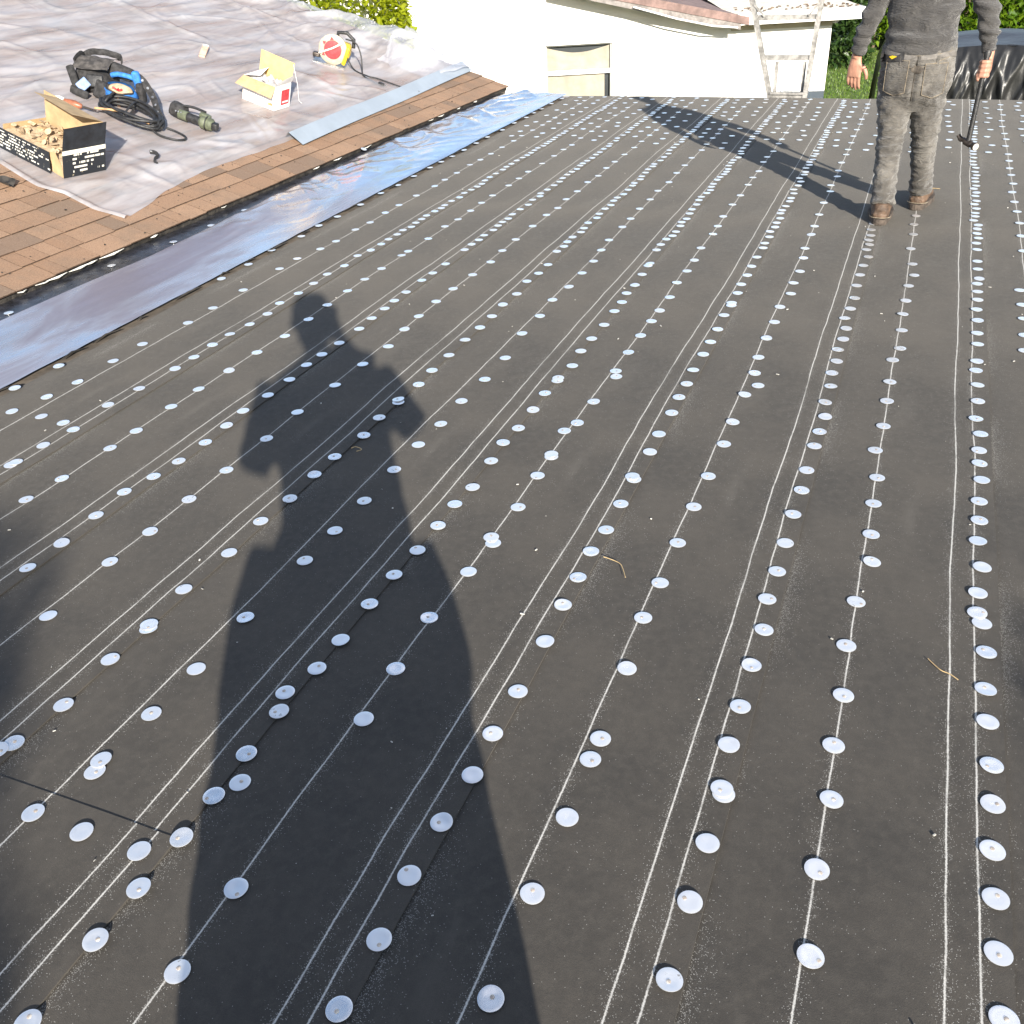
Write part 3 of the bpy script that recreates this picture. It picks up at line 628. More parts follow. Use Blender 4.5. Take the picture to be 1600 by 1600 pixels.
MB().rbox(.13, .16, .13, .035, T(.085, .12, .125), 3).build('motor', M['yellow'], c, 50)
MB().rbox(.035, .07, .17, .012, T(.125, .03, .105) @ Rt('Y', 12), 2).build('motor_fin', M['yellow'], c, 50)
MB().tube([(.02, .10, .20), (.02, .10, .27), (.10, .10, .285), (.17, .10, .24), (.175, .10, .17)], .017, 10).build('handle', M['black'], c, 60)
MB().box(-.17, .13, -.03, .16, .0, .008).build('base_plate', M['steel'], c)
MB().rbox(.07, .05, .04, .01, T(-.15, .05, .05)).build('front_grip', M['darksteel'], c, 50)
cord = [(.10, .06, .24), (.20, .03, .235), (.26, .0, .16), (.29, -.03, .07), (.32, -.10, .012), (.42, -.20, .010), (.49, -.24, .012)]
def smooth_path(p, n=8):
    P = [Vector(q) for q in p]; out = []
    for i in range(len(P) - 1):
        a, b, c_, d = P[max(i - 1, 0)], P[i], P[i + 1], P[min(i + 2, len(P) - 1)]
        for k in range(n):
            t = k / n; out.append(.5 * ((2 * b) + (c_ - a) * t + (2 * a - 5 * b + 4 * c_ - d) * t * t + (3 * b - a - 3 * c_ + d) * t ** 3))
    return out + [P[-1]]
MB().tube(smooth_path(cord), .0065, 8).build('power_cord', M['black'], c, 60)
MB().tube(smooth_path([(.14, .05, .08), (.22, .0, .012), (.36, -.08, .01), (.46, -.08, .010), (.70, -.16, .012), (.86, -.16, .012)]), .0065, 8).build('power_cord', M['black'], c, 60)
pl = MB().rbox(.06, .035, .03, .01, T(.51, -.245, .018) @ Rt('Z', -25)).build('plug', M['black'], c, 50)
MB().bar((.535, -.255, .02), (.565, -.27, .018), .006, .012).build('prong', M['steel'], pl)
# --- L-shaped strip of flashing lying along the eave
a, b = Vector((6.335, .325, 0)), Vector((9.70, .485, 0)); d_ = (b - a).normalized(); n_ = Vector((-d_.y, d_.x, 0)); len_ = (b - a).length
fl = thing('metal_flashing', 'long pale grey bent metal flashing strip lying along the shingle eave', 'flashing', SLM @ T(a.x, a.y, .018) @ Matrix.Rotation(math.atan2(d_.y, d_.x), 4, 'Z'))
def flange(y0, z0, y1, z1, sag): return MB().grid(lambda u, v: (u * len_ + v * .01, y0 + (y1 - y0) * v, z0 + (z1 - z0) * v + sag * math.sin(u * 9) * .004 + .006 * u * (1 - u)), 40, 1).grid(lambda u, v: (u * len_ + v * .01, y0 + (y1 - y0) * v, -.0012 + z0 + (z1 - z0) * v + sag * math.sin(u * 9) * .004 + .006 * u * (1 - u)), 40, 1)
flange(-.065, .004, .070, .050, 1).build('face_flange', M['flash'], fl)
flange(.0706, .050, .095, .008, 1).build('back_flange', M['flash'], fl)
# --- tool pouch
c = slot('tool_pouch', 'black nylon tool pouch with a bright blue pocket lying on plastic', 'tool bag', 165, 155, -68)
BC, GB = M['blackcloth'], mat('grey_black_nylon', (.060, .054, .050), .7, 0, .4, 30, 300, .4)
def soft(mbx, seed, amp=.010):
    mbx.v = [tuple(Vector(q) + Vector((noise.noise(Vector(q) * 9 + Vector((seed, 0, 0))), noise.noise(Vector(q) * 9 + Vector((0, seed, 0))), noise.noise(Vector(q) * 9 + Vector((0, 0, seed))))) * amp) for q in mbx.v]; return mbx
soft(MB().rbox(.26, .21, .16, .05, T(-.085, .085, .082) @ Rt('Y', 6) @ Rt('Z', -12), 4), 1).build('main_pouch', BC, c, 60)
def flapf(u, v):
    x = -.225 + .255 * u + .02 * v; y = -.03 + .215 * v; z = .135 + .085 * math.sin(math.pi * (.10 + .62 * v)) + .045 * u * (1 - .5 * v) + .012 * noise.noise(Vector((u * 4, v * 4, 3)))
    return (x, y, z)
MB().grid(flapf, 18, 16).build('pouch_flap', GB, c, 180)
rim = [Vector(flapf(0, v / 8)) + Vector((-.004, 0, .006)) for v in range(2, 9)] + [Vector(flapf(u / 8, 1)) + Vector((0, .01, .022 + .02 * math.sin(math.pi * u / 8))) for u in range(1, 9)] + [Vector(flapf(1, .8)) + Vector((.03, 0, -.01))]
MB().tube(smooth_path(rim, 3), [(.022, .007)] * (len(rim) * 3 - 2), 8, (0, .2, 1)).build('rim_binding', BC, c, 60)
soft(MB().rbox(.115, .02, .085, .008, T(-.055, -.045, .115) @ Rt('X', -24) @ Rt('Y', -8), 2), 4, .006).build('opening', M['black'], c, 50)
soft(MB().rbox(.11, .05, .12, .018, T(.0, -.055, .065) @ Rt('X', -14) @ Rt('Y', 10), 2), 5).build('front_pocket', BC, c, 60)
MB().rbox(.070, .012, .085, .005, T(-.125, -.085, .085) @ Rt('Y', 42) @ Rt('X', -30)).build('side_sleeve', mat('pale_blue_nylon', (.17, .25, .44), .6, 0, .2, 40), c, 50)
soft(MB().rbox(.055, .03, .20, .012, T(-.195, -.06, .095) @ Rt('Y', -30) @ Rt('X', -20), 2), 6).build('side_strap', BC, c, 50)
soft(MB().rbox(.13, .03, .055, .012, T(-.145, -.115, .03) @ Rt('Y', 12), 2), 7).build('side_pocket', BC, c, 50)
pk = MB(); pm = T(.135, -.015, .0) @ Rt('X', 26)
rows = []
for z, rx, ry in ((.0, .075, .045), (.02, .105, .070), (.07, .118, .078), (.11, .112, .070), (.135, .102, .058)):
    rows.append([pm @ Vector((rx * math.cos(t * math.pi / 16) * (1 + .10 * noise.noise(Vector((t * .8, z * 20, 1)))), ry * math.sin(t * math.pi / 16) * (1 + .16 * noise.noise(Vector((t * 1.1, z * 25, 3)))), z)) for t in range(32)])
pk.add([v for r in rows for v in r], [(i * 32 + j, i * 32 + (j + 1) % 32, (i + 1) * 32 + (j + 1) % 32, (i + 1) * 32 + j) for i in range(4) for j in range(32)] + [tuple(range(31, -1, -1))])
blue = pk.build('blue_pocket', M['blue'], c, 60)
MB().tube([pm @ Vector((.104 * math.cos(t * math.pi / 12), .060 * math.sin(t * math.pi / 12), .137 + .006 * math.sin(t * 1.3))) for t in range(13, 24)], .006, 8).build('pocket_rim', BC, blue, 60)
MB().tube(smooth_path([(.045, .02, .165), (.09, .01, .185), (.16, .012, .188), (.205, .03, .175)]), [.018] * 25, 10).build('rolled_top', M['blue'], blue, 60)
soft(MB().rbox(.055, .06, .13, .022, T(.225, .03, .165) @ Rt('Y', -18), 3), 9).build('side_gusset', M['blue'], blue, 60)
soft(MB().lathe([(.088, .11), (.08, .135), (.05, .15), (.01, .152)], 18, pm @ Matrix.Diagonal((1, .6, 1, 1))), 12).build('pocket_filling', M['kraftlite'], blue, 60)
MB().tube([pm @ Vector((-.04 + .02 * math.sin(t), -.035, .15 + .012 * math.cos(t * 2))) + Vector((.012 * t, 0, 0)) for t in range(7)], .008, 6).build('red_tool_grip', M['red'], blue, 60)
MB().bar(pm @ Vector((0.005, -.092, .01)), pm @ Vector((0.0, -.080, .12)), .022, .006, (0, 1, 0)).build('pocket_strap', M['wood'], blue)
soft(MB().rbox(.19, .07, .10, .03, T(.10, .075, .185) @ Rt('X', -15) @ Rt('Y', 8), 3), 8).build('back_pocket', BC, c, 60)
soft(MB().rbox(.05, .10, .15, .02, T(.255, .02, .085) @ Rt('Y', -8), 2), 10).build('end_pocket', BC, c, 60)
# belt
pts = smooth_path([(.20, .05, .20), (.27, .03, .17), (.36, -.04, .10), (.43, -.16, .055), (.50, -.27, .035)], 9)
bl = thing('tool_belt', 'black tool belt strap with bright metal eyelets beside the blue pouch', 'belt', c.matrix_world.copy() if False else SLM @ T(ons(165, 155).x, ons(165, 155).y, LIFT) @ Rt('Z', -68))
MB().tube(pts, [(.026, .0035)] * len(pts), 8, (.45, .5, .75)).build('strap', M['blackcloth'], bl, 50)
for i in range(3, 33, 5):
    t = (pts[i + 1] - pts[i]).normalized(); r = Vector((.45, .5, .75)); xx = (r - t * r.dot(t)).normalized(); nn = t.cross(xx)
    if nn.dot(Vector((0, -1, .4))) < 0: nn = -nn
    mm = Matrix((t, xx, nn)).transposed().to_4x4(); mm.translation = pts[i] + nn * .0035
    MB().lathe([(.010, 0), (.009, .002), (.004, .002)], 12, mm).build('eyelet', M['steel'], bl, 40)
# --- coiled hose
c = slot('coiled_hose', 'thick black cable coil tied with a loop in front of the pouch', 'cable', 206, 190, -68)
mb = MB(); rs = random.Random(12)
P = []
for k in range(7):
    a, b, z = .265 - .012 * k + rs.uniform(-.01, .01), .155 - .010 * k + rs.uniform(-.02, .02), .015 + .012 * (k % 4)
    for i in range(28):
        t = 2 * math.pi * i / 28; x, y = a * math.cos(t), b * math.sin(t)
        P.append((x * .93 + y * .25 + rs.uniform(-.003, .003), y - .42 * x + rs.uniform(-.003, .003), z + .02 + .022 * math.sin(t + k) ** 2))
mb.tube(P, .0105, 8); hose = mb.build('coil', M['black'], c, 60)
MB().tube(smooth_path([(.18, -.15, .03), (.26, -.19, .012), (.36, -.20, .011), (.42, -.16, .011), (.41, -.10, .011), (.33, -.05, .012), (.26, -.04, .018)]), .008, 8).build('tail', M['black'], c, 60)
MB().tube([(-.02 + .02 * math.cos(t * .45), .02 + .135 * math.sin(t * .45), .055 + .05 * math.cos(t * .45)) for t in range(15)], .007, 8).build('tie_loop', M['black'], c, 60)
MB().tube([(-.20 + .03 * math.cos(t * .45), .10 + .10 * math.sin(t * .45), .06 + .055 * math.cos(t * .45)) for t in range(15)], .0085, 8).build('tie_loop', M['black'], c, 60)
# --- long tool with a brown handle
c = slot('long_handled_tool', 'hand tool with thick brown wooden handle and thin tan rod under cable', 'tool', 88, 164, -68 - 8)
m = T(0, 0, .03) @ Rt('Y', 90)
MB().lathe([(.008, 0), (.024, .006), (.027, .03), (.020, .065), (.026, .10), (.028, .14), (.018, .185), (.010, .195)], 16, m).build('handle', M['brownwood'], c, 50)
MB().lathe([(.0245, .002), (.0285, .02), (.0285, .032), (.022, .062)], 16, m).build('worn_end', M['tape'], c, 50)
MB().tube([(.19, 0, .03), (.30, -.005, .035)], [.009, .005], 8).build('shank', M['darksteel'], c, 50)
MB().tube([(.29, -.005, .05), (.48, -.01, .085), (.70, -.02, .06)], [.008, .009, .006], 8).build('rod', M['wood'], c, 50)
# --- olive power tool
c = slot('power_tool', 'black and olive green air tool lying at the end of belt', 'power tool', 303, 198, -68 - 10)
MB().rbox(.13, .10, .10, .03, T(-.14, .04, .055) @ Rt('Y', 14), 2).build('rear_casing', M['blackcloth'], c, 50)
MB().tube([(-.11, -.005, .05), (-.04, -.012, .05)], [.034, .036], 14).build('collar', M['olive'], c, 50)
MB().tube([(-.05, -.012, .05), (.07, -.025, .05)], [.031, .031], 14).build('barrel', M['black'], c, 50)
hd2 = MB().lathe([(.030, -.055), (.044, -.040), (.047, -.010), (.043, .0), (.047, .012), (.044, .040), (.030, .055)], 14, T(.115, -.03, .052) @ Rt('Y', 90)).build('head', M['olive'], c, 30)
MB().rbox(.08, .05, .035, .010, T(.085, .005, .088) @ Rt('Y', 10)).build('trigger_guard', M['olive'], c, 40)
MB().tube([(.115 + .0, -.03 + .049 * math.cos(t * .524), .052 + .049 * math.sin(t * .524)) for t in range(13)], .004, 6).build('band', M['black'], hd2, 60)
MB().rbox(.045, .05, .05, .008, T(.185, -.045, .055)).build('nozzle', M['black'], c, 50)
MB().tube(smooth_path([(-.10, .04, .10), (-.02, .04, .11), (.08, .02, .11)]), .010, 8).build('trigger_lever', M['black'], c, 60)
for x in (-.125, -.105, -.085): MB().lathe([(.006, 0), (.005, .003)], 8, T(x, -.035, .075) @ Rt('X', 60)).build('bolt', M['steel'], c)
# --- small black hook, scrap and dark offcut
c = slot('rubber_strap', 'short bent black strap lying alone on the plastic below the cable', 'strap', 243, 252, -68)
MB().tube(smooth_path([(-.055, .055, .02), (-.02, .05, .025), (.012, .02, .022), (.005, -.03, .018), (.02, -.08, .014), (.045, -.10, .012)]), [(.013, .006)] * 41, 8, (0, .3, 1)).build('strap_body', M['black'], c, 50)
MB().lathe([(.010, 0), (.008, .003)], 10, T(-.045, .054, .028)).build('button', M['steel'], c)
c = slot('wood_scrap', 'small pinkish offcut of board pressed under the clear plastic', 'offcut', 315, 92, -62, dz=.004)
MB().rbox(.055, .20, .018, .004, T(0, .10, .03) @ Rt('X', 10), 1).build('board', mat('pink_board', (.55, .36, .27), .8, 0, .2, 20), c)
MB().rbox(.05, .012, .02, .003, T(.0, .205, .05), 1).build('broken_end', M['card'], c)
c = slot('dark_offcut', 'curled dark brown roofing offcut on bare shingles at left picture edge', 'offcut', 4, 290, -68, dz=.01)
MB().grid(lambda u, v: (-.12 + .19 * u, -.05 + .09 * v + .02 * math.sin(u * 4), .01 + .03 * (2 * v - 1) ** 2 * u + .012 * noise.noise(Vector((u * 4, v * 4, 0)))), 12, 8).build('offcut_sheet', M['tar'], c, 180)

# ------------------------------------------------------------------ the white house beyond
HM = Matrix.Translation((-6.08, 13.71, 0)) @ Matrix.Rotation(math.atan2(.375, .927), 4, 'Z')     # x along the wall to the right, y away behind it
house = thing('white_house', 'white rendered house with one curtained window beyond the flat roof', 'house', HM)
XL, XC, XR, BACK = -9.0, 3.55, 4.985, 9.0
SLOPE_G = .215
def gable_z(x): return .04 + (XC - x) * SLOPE_G if x > -2.8 else .04 + (XC + 2.8) * SLOPE_G - (-2.8 - x) * SLOPE_G
wx0, wx1, wz0, wz1 = .885, 1.845, -1.45, -.085
mb = MB()          # gable wall, built round its window opening
def wall(xa, xb, za, zb0, zb1, mbx): mbx.add([(xa, 0, za), (xb, 0, za), (xb, 0, zb1), (xa, 0, zb0), (xa, .2, za), (xb, .2, za), (xb, .2, zb1), (xa, .2, zb0)], [(0, 1, 2, 3), (5, 4, 7, 6), (0, 4, 5, 1), (3, 2, 6, 7), (0, 3, 7, 4), (1, 5, 6, 2)])
wall(XL, -2.8, GZ, gable_z(XL), gable_z(-2.8), mb); wall(-2.8, wx0, GZ, gable_z(-2.8), gable_z(wx0), mb); wall(wx0, wx1, GZ, wz0, wz0, mb)
wall(wx0, wx1, wz1, gable_z(wx0), gable_z(wx1), mb); wall(wx1, XC, GZ, gable_z(wx1), gable_z(XC), mb); wall(XC, XR, GZ, .04, .04, mb)
mb.build('front_wall', M['stucco'], house)
MB().box(XR - .2, XR, .2, BACK, GZ, .04).build('side_wall', M['stucco'], house)
win = MB().box(wx0 - .055, wx1 + .055, -.05, .03, wz1, wz1 + .055).box(wx0 - .055, wx0, -.03, .05, wz0, wz1).box(wx1, wx1 + .055, -.03, .05, wz0, wz1).box(wx0 - .055, wx1 + .055, -.06, .05, wz0 - .05, wz0).build('window', M['trim'], house)
MB().box(wx0, wx1, -.012, .04, -.485, -.425).build('meeting_rail', M['trim'], win)
MB().box(wx0, wx0 + .022, .0, .05, wz0, wz1).box(wx1 - .022, wx1, .0, .05, wz0, wz1).box(wx0, wx1, .0, .05, wz1 - .02, wz1).build('sash', mat('grey_sash', (.36, .36, .33), .5, 0, .1, 9), win)
for (za, zb, nm) in ((wz0, -.485, 'lower_pane'), (-.425, wz1, 'upper_pane')):
    g = MB().box(wx0, wx1, .085, .09, za, zb).build('pane', M['glass'], win)
def drape(za, zb, sag, x1):
    def f(u, v):
        x = wx0 + (x1 - wx0) * u; top = zb - sag * math.sin(math.pi * (.08 + .84 * u)) ** 1.2
        return (x, .052 + .010 * math.sin(u * 22 + 2 * v) * (1 - .4 * v) + .012 * noise.noise(Vector((u * 3, v * 3, 0))), za + (top - za) * v)
    return f
MB().grid(drape(-.425, wz1 - .015, .10, wx1 - .022), 46, 12).build('curtain', M['curtain'], win, 180)
MB().grid(drape(wz0, -.49, .0, wx1 - .10), 46, 14).build('curtain', M['curtain'], win, 180)
# gable roof with its rake edge, and the low porch roof at the right
mb = MB(); ov = .42
for (xa, xb) in ((-2.8, XC + .16), (XL - .3, -2.8)):
    za, zb = gable_z(xa) + .07, (gable_z(XC) - .16 * SLOPE_G + .07 if xb > 3 else gable_z(-2.8) + .07)
    if xb < 0: za = gable_z(XL) - .3 * SLOPE_G + .07
    mb.add([(xa, -ov, za), (xb, -ov, zb), (xb, BACK, zb), (xa, BACK, za), (xa, -ov, za + .10), (xb, -ov, zb + .10), (xb, BACK, zb + .10), (xa, BACK, za + .10)], [(3, 2, 1, 0), (4, 5, 6, 7), (0, 1, 5, 4), (1, 2, 6, 5), (2, 3, 7, 6), (3, 0, 4, 7)])
rf = mb.build('gable_roof', M['rakered'], house)
mb = MB()
for i in range(24):                     # the sagging grey underlay and gutter lip below the tiles
    pass
za, zb = gable_z(1.0), gable_z(XC)
mb.add([(1.0, -ov + .015, za + .068), (XC + .05, -ov + .015, zb + .060), (XC + .05, -ov + .02, zb - .02), (2.4, -ov + .02, gable_z(2.4) - .012), (1.0, -ov + .02, za + .02)], [(0, 1, 2, 3, 4)])
mb.build('rake_fascia', M['slate'], rf)
MB().tube([(2.1, -ov - .03, gable_z(2.1) + .03), (2.7, -ov - .05, gable_z(2.7) - .015), (3.2, -ov - .05, gable_z(3.2) - .02), (XC, -ov - .03, gable_z(XC) + .015)], .012, 6).build('loose_trim_strip', M['trim'], rf)
MB().add([(-2.8, -ov + .03, gable_z(-2.8) + .06), (XC, -ov + .03, gable_z(XC) + .06), (XC, 0, gable_z(XC) + .055), (-2.8, 0, gable_z(-2.8) + .055)], [(0, 1, 2, 3)]).build('rake_soffit', M['soffit'], rf)
pr = MB().add([(XC - .1, -.38, .215), (XR + .31, -.38, .215), (XR + .31, 5.0, .36), (XC - .1, 5.0, .36)], [(0, 1, 2, 3)]).build('porch_roof', M['roofgrit'], house)
MB().box(XC + .0, XR + .315, -.40, -.375, .075, .222).build('fascia', M['trim'], pr)
MB().box(XR + .290, XR + .315, -.375, 5.0, .075, .222).build('side_fascia', M['trim'], pr)
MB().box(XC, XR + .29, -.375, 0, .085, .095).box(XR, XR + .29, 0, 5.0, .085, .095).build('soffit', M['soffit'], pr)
MB().box(XC, XR, -.012, .0, -.03, .085).build('painted_eave_shade', M['soffit'], pr)  # added beige strip standing in for the eave's shade on the wall
MB().tube([(XR + .05, .0, .05), (XR + .06, 2.5, -.10), (XR + .08, 6.5, -.5)], .055, 8).build('side_rail', M['trim'], pr, 60)
rs = random.Random(5); mb = MB()
for i in range(60): mb.rbox(rs.uniform(.02, .07), .02, .015, .004, T(rs.uniform(XC, XR + .25), rs.uniform(-.35, .3), .235) @ Rt('Z', rs.uniform(0, 180)), 1)
tag(mb.build('roof_litter', M['bark'], pr), kind='stuff')

# ------------------------------------------------------------------ the ladder at the far edge
ld = thing('ladder', 'weathered grey metal ladder standing up over the far roof edge', 'ladder', T(0, 9.56, 0))
def LX(px, py): q = ony(px, py, 9.56); return Vector((q.x, 0, q.z))
l0, l1, r0, r1 = LX(1168, -40), LX(1203, 152), LX(1291, -40), LX(1257, 154)
def ext(a, b, z): return b + (b - a) * ((z - b.z) / (b.z - a.z))
lb, rb = Vector((l1.x - .02, .45, GZ)), Vector((r1.x + .02, .45, GZ))
for top, mid, bot in ((ext(l1, l0, .98), l1, lb), (ext(r1, r0, .98), r1, rb)):
    MB().bar(mid, top, .042, .05, (0, 1, 0)).bar(bot, mid, .042, .05, (0, 1, 0)).build('rail', M['alu'], ld)
def lerp(a, b, t): return a + (b - a) * t
def rung(z, w, h, dy=0):
    a = ext(l0, l1, z); b = ext(r0, r1, z); return MB().bar(a + Vector((.01, dy, 0)), b + Vector((-.01, dy, 0)), w, h, (0, 0, 1))
for z in (LX(1230, 27).z, LX(1230, 90).z, .93): rung(z, .03, .042).build('rung', M['alu'], ld)
rung(LX(1230, 151).z, .03, .035).build('rung', M['alu'], ld); rung(LX(1230, 145).z, .02, .02, -.03).build('rung', M['alu'], ld)
zt = LX(1230, 97).z
for sgn, (a, b) in ((1, (l0, l1)), (-1, (r0, r1))):
    x = ext(a, b, .0).x + sgn * .035
    MB().bar((x, .03, .005), (x, .03, zt), .028, .03, (0, 1, 0)).build('inner_leg', M['alu'], ld)
    zz = LX(1230, 27).z; pa = ext(a, b, zz + .11); pb = ext(a, b, zz) + Vector((sgn * .085, 0, .012))
    MB().bar(pa + Vector((sgn * .012, -.028, 0)), pb + Vector((0, -.028, 0)), .016, .012, (0, 1, 0)).build('corner_brace', M['alu'], ld)
for i in range(9):
    z = GZ + .3 * (i + 1)
    if z < -.15: t = (z - GZ) / (0 - GZ); MB().bar(lerp(lb, l1, t), lerp(rb, r1, t), .03, .04).build('rung', M['alu'], ld)

# ------------------------------------------------------------------ leaves
def leaves(name, n, place, size, material, parent, seed, droop=.3, kind=None):
    r = random.Random(seed); vs = []; fs = []
    for i in range(n):
        p, out = place(r); s_ = size * r.uniform(.6, 1.35)
        a = Vector((r.gauss(0, 1), r.gauss(0, 1), r.gauss(0, 1))).normalized(); d = (out * .7 + a).normalized()
        side = d.cross(Vector((r.gauss(0, .4), r.gauss(0, .4), 1))).normalized(); up = side.cross(d)
        b = len(vs); tip = p + d * s_ - Vector((0, 0, droop * s_ * .5)); mid = p + d * s_ * .5
        vs += [p, mid + side * s_ * .30 + up * .05 * s_, tip, mid - side * s_ * .30 + up * .05 * s_]; fs.append((b, b + 1, b + 2, b + 3))
    me = bpy.data.meshes.new(name); me.from_pydata([tuple(v) for v in vs], [], fs); me.update(); me.materials.append(material)
    o = link(name, me, parent)
    if kind: o['kind'] = kind
    return o
def limb_tree(mb, base, top, r0, r1, n, spread, rs):
    base, top = Vector(base), Vector(top)
    mb.tube([base, base.lerp(top, .35) + Vector((rs.uniform(-.1, .1), rs.uniform(-.1, .1), 0)), base.lerp(top, .7), top], [r0, r0 * .8, r0 * .5, r1], 9)
    for i in range(n):
        t = rs.uniform(.3, .95); p = base.lerp(top, t); d = Vector((rs.uniform(-1, 1), rs.uniform(-1, 1), rs.uniform(.1, .7))).normalized() * spread * rs.uniform(.5, 1)
        mb.tube([p, p + d * .5 + Vector((0, 0, .05)), p + d], [r0 * .35, r0 * .22, r0 * .07], 6)
# round lime-green bush in front of the white house
TC = Vector((-8.05, 13.0, .15)); TR = Vector((1.12, 1.0, 1.55))
tr = thing('clipped_tree', 'dense rounded lime green tree in sunshine behind the plastic covered slope', 'tree', T(TC.x, TC.y, GZ))
mb = MB(); limb_tree(mb, (0, 0, 0), (0, 0, 3.7), .13, .03, 26, .95, random.Random(2)); mb.build('trunk', M['bark'], tr, 60)
def on_ball(r):
    d = Vector((r.gauss(0, 1), r.gauss(0, 1), r.gauss(0, 1))).normalized(); k = 1 + .13 * noise.noise(d * 3.2) + .07 * noise.noise(d * 8) - .22 * r.random() ** 2
    p = Vector((d.x * TR.x, d.y * TR.y, d.z * TR.z)) * k; p.z += TC.z - GZ; return p, (d + Vector((0, 0, .5))).normalized()
leaves('crown', 26000, on_ball, .095, M['leaf_lime'], tr, 3)
# the tall hedge behind the lawn
hd = thing('tall_hedge', 'tall sunlit green leafy hedge along the far side of the lawn', 'hedge', T(0, 0, GZ))
HX0, HX1, HY = -2.6, 12.0, 35.4
def hedge_pt(r):
    x = r.uniform(HX0, HX1); z = r.uniform(.05, 1) ** .8 * 4.2; f = 1 if r.random() < .8 else r.random()
    bulge = .9 * noise.noise(Vector((x * .5, z * .6, 0))) + .5 * noise.noise(Vector((x * 1.5, z * 1.7, 3))) + (.5 if z > .5 else .0)
    y = HY - f * (.5 + bulge) + (1 - f) * 1.2
    return Vector((x, y, z)), Vector((r.uniform(-.4, .4), -1, .55)).normalized()
leaves('foliage', 21000, hedge_pt, .21, M['leaf_hedge'], hd, 5)
mb = MB(); rs = random.Random(6)
for i in range(24):
    x = HX0 + (HX1 - HX0) * i / 23; mb.tube([(x, HY, 0), (x + rs.uniform(-.2, .2), HY + rs.uniform(-.2, .2), 2), (x + rs.uniform(-.4, .4), HY, 3.9)], [.07, .05, .015], 6)
tag(mb.build('stem_row', M['bark'], hd), kind='stuff')
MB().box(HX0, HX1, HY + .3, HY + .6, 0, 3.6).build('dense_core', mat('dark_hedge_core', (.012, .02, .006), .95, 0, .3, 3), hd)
# big shrub standing at the house corner, left of the lawn gap
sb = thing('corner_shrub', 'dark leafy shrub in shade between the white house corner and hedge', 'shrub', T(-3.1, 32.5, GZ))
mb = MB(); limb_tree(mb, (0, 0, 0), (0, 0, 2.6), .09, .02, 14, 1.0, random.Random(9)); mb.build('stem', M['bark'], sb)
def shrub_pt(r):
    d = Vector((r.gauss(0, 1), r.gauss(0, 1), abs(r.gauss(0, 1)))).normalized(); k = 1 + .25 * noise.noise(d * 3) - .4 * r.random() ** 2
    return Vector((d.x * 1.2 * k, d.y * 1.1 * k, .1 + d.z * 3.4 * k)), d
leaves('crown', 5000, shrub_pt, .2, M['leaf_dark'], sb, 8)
# mown grass that shows in the gap
r = random.Random(15); vs = []; fs = []
for i in range(26000):
    x, y = r.uniform(-4.5, 3.5), r.uniform(22, 35.5); h = r.uniform(.03, .085); a = r.uniform(0, 6.28); w = .012; b = len(vs)
    dx, dy = math.cos(a) * w, math.sin(a) * w; lx, ly = r.uniform(-.03, .03), r.uniform(-.03, .03)
    vs += [(x - dx, y - dy, GZ), (x + dx, y + dy, GZ), (x + lx, y + ly, GZ + h)]; fs.append((b, b + 1, b + 2))
me = bpy.data.meshes.new('lawn_grass'); me.from_pydata(vs, [], fs); me.materials.append(M['grassblade']); tag(link('lawn_grass', me), 'short sunlit grass of the lawn', 'grass', None, 'stuff')
# black sheeted load just off the far edge
tp = thing('tarp_covered_load', 'bulky load under a shiny black plastic tarp beyond the far roof edge', 'tarp', T(.2, 12.4, GZ))
def tarpf(u, v):                     # u round the sides (front and left end), v from top ridge to the ground
    pass
def tarp_prof(x):                    # height of the top along x
    return 2.87 + .03 * math.sin(x * 2.2 + 1) + .06 * g2(x - .5, .8) - .10 * max(0, x - 1.2)
def front(u, v):
    x = -.82 + 3.9 * u; top = tarp_prof(x); z = top * v
    k = 1 - v
    f = .12 * ridge(Vector((x * 3.1 + (1 - v) * 3.0, v * .8, 2)), 2.6) * k ** .45 + .09 * ridge(Vector((x * 5.7 - v * 4.5, v * 2.2, 6)), 3) * k ** .35 + .045 * ridge(Vector((x * 11 + v * 9, v * 4, 0)), 3) * k ** .2 + .03 * noise.noise(Vector((x * 9, v * 6, 0)))
    rr = .10 * max(0, (v - .9) / .1) ** 2
    xs = x + .05 * math.sin(v * 5 + x) * k
    e = max(0, 1 - u / .05); xs += .10 * e * e * (v ** 2)
    return (xs, -.75 - f - .10 * k + rr + .35 * e * e, z)
mb = MB(); mb.grid(front, 260, 110); mb.build('front_drape', M['tarp'], tp, 180)
mb = MB(); mb.grid(lambda u, v: (-.76 + 3.84 * u, -.66 + 1.5 * v, tarp_prof(-.82 + 3.9 * u) - .008 + .05 * noise.noise(Vector((u * 9, v * 3, 1))) * math.sin(math.pi * v) + .03 * math.sin(math.pi * v)), 60, 16); mb.build('top_cover', M['tarp'], tp, 180)
mb = MB(); mb.grid(lambda u, v: (-.83 - .05 * ridge(Vector((u * 4, v * 1, 4)), 3) * (1 - v) + .12 * max(0, v - .8), -.45 + 1.3 * u, v * (tarp_prof(-.8) - .004)), 24, 40); mb.build('end_drape', M['tarp'], tp, 180)
MB().box(-.70, 3.0, -.5, .8, .0, 2.6).build('load', M['wood'], tp)

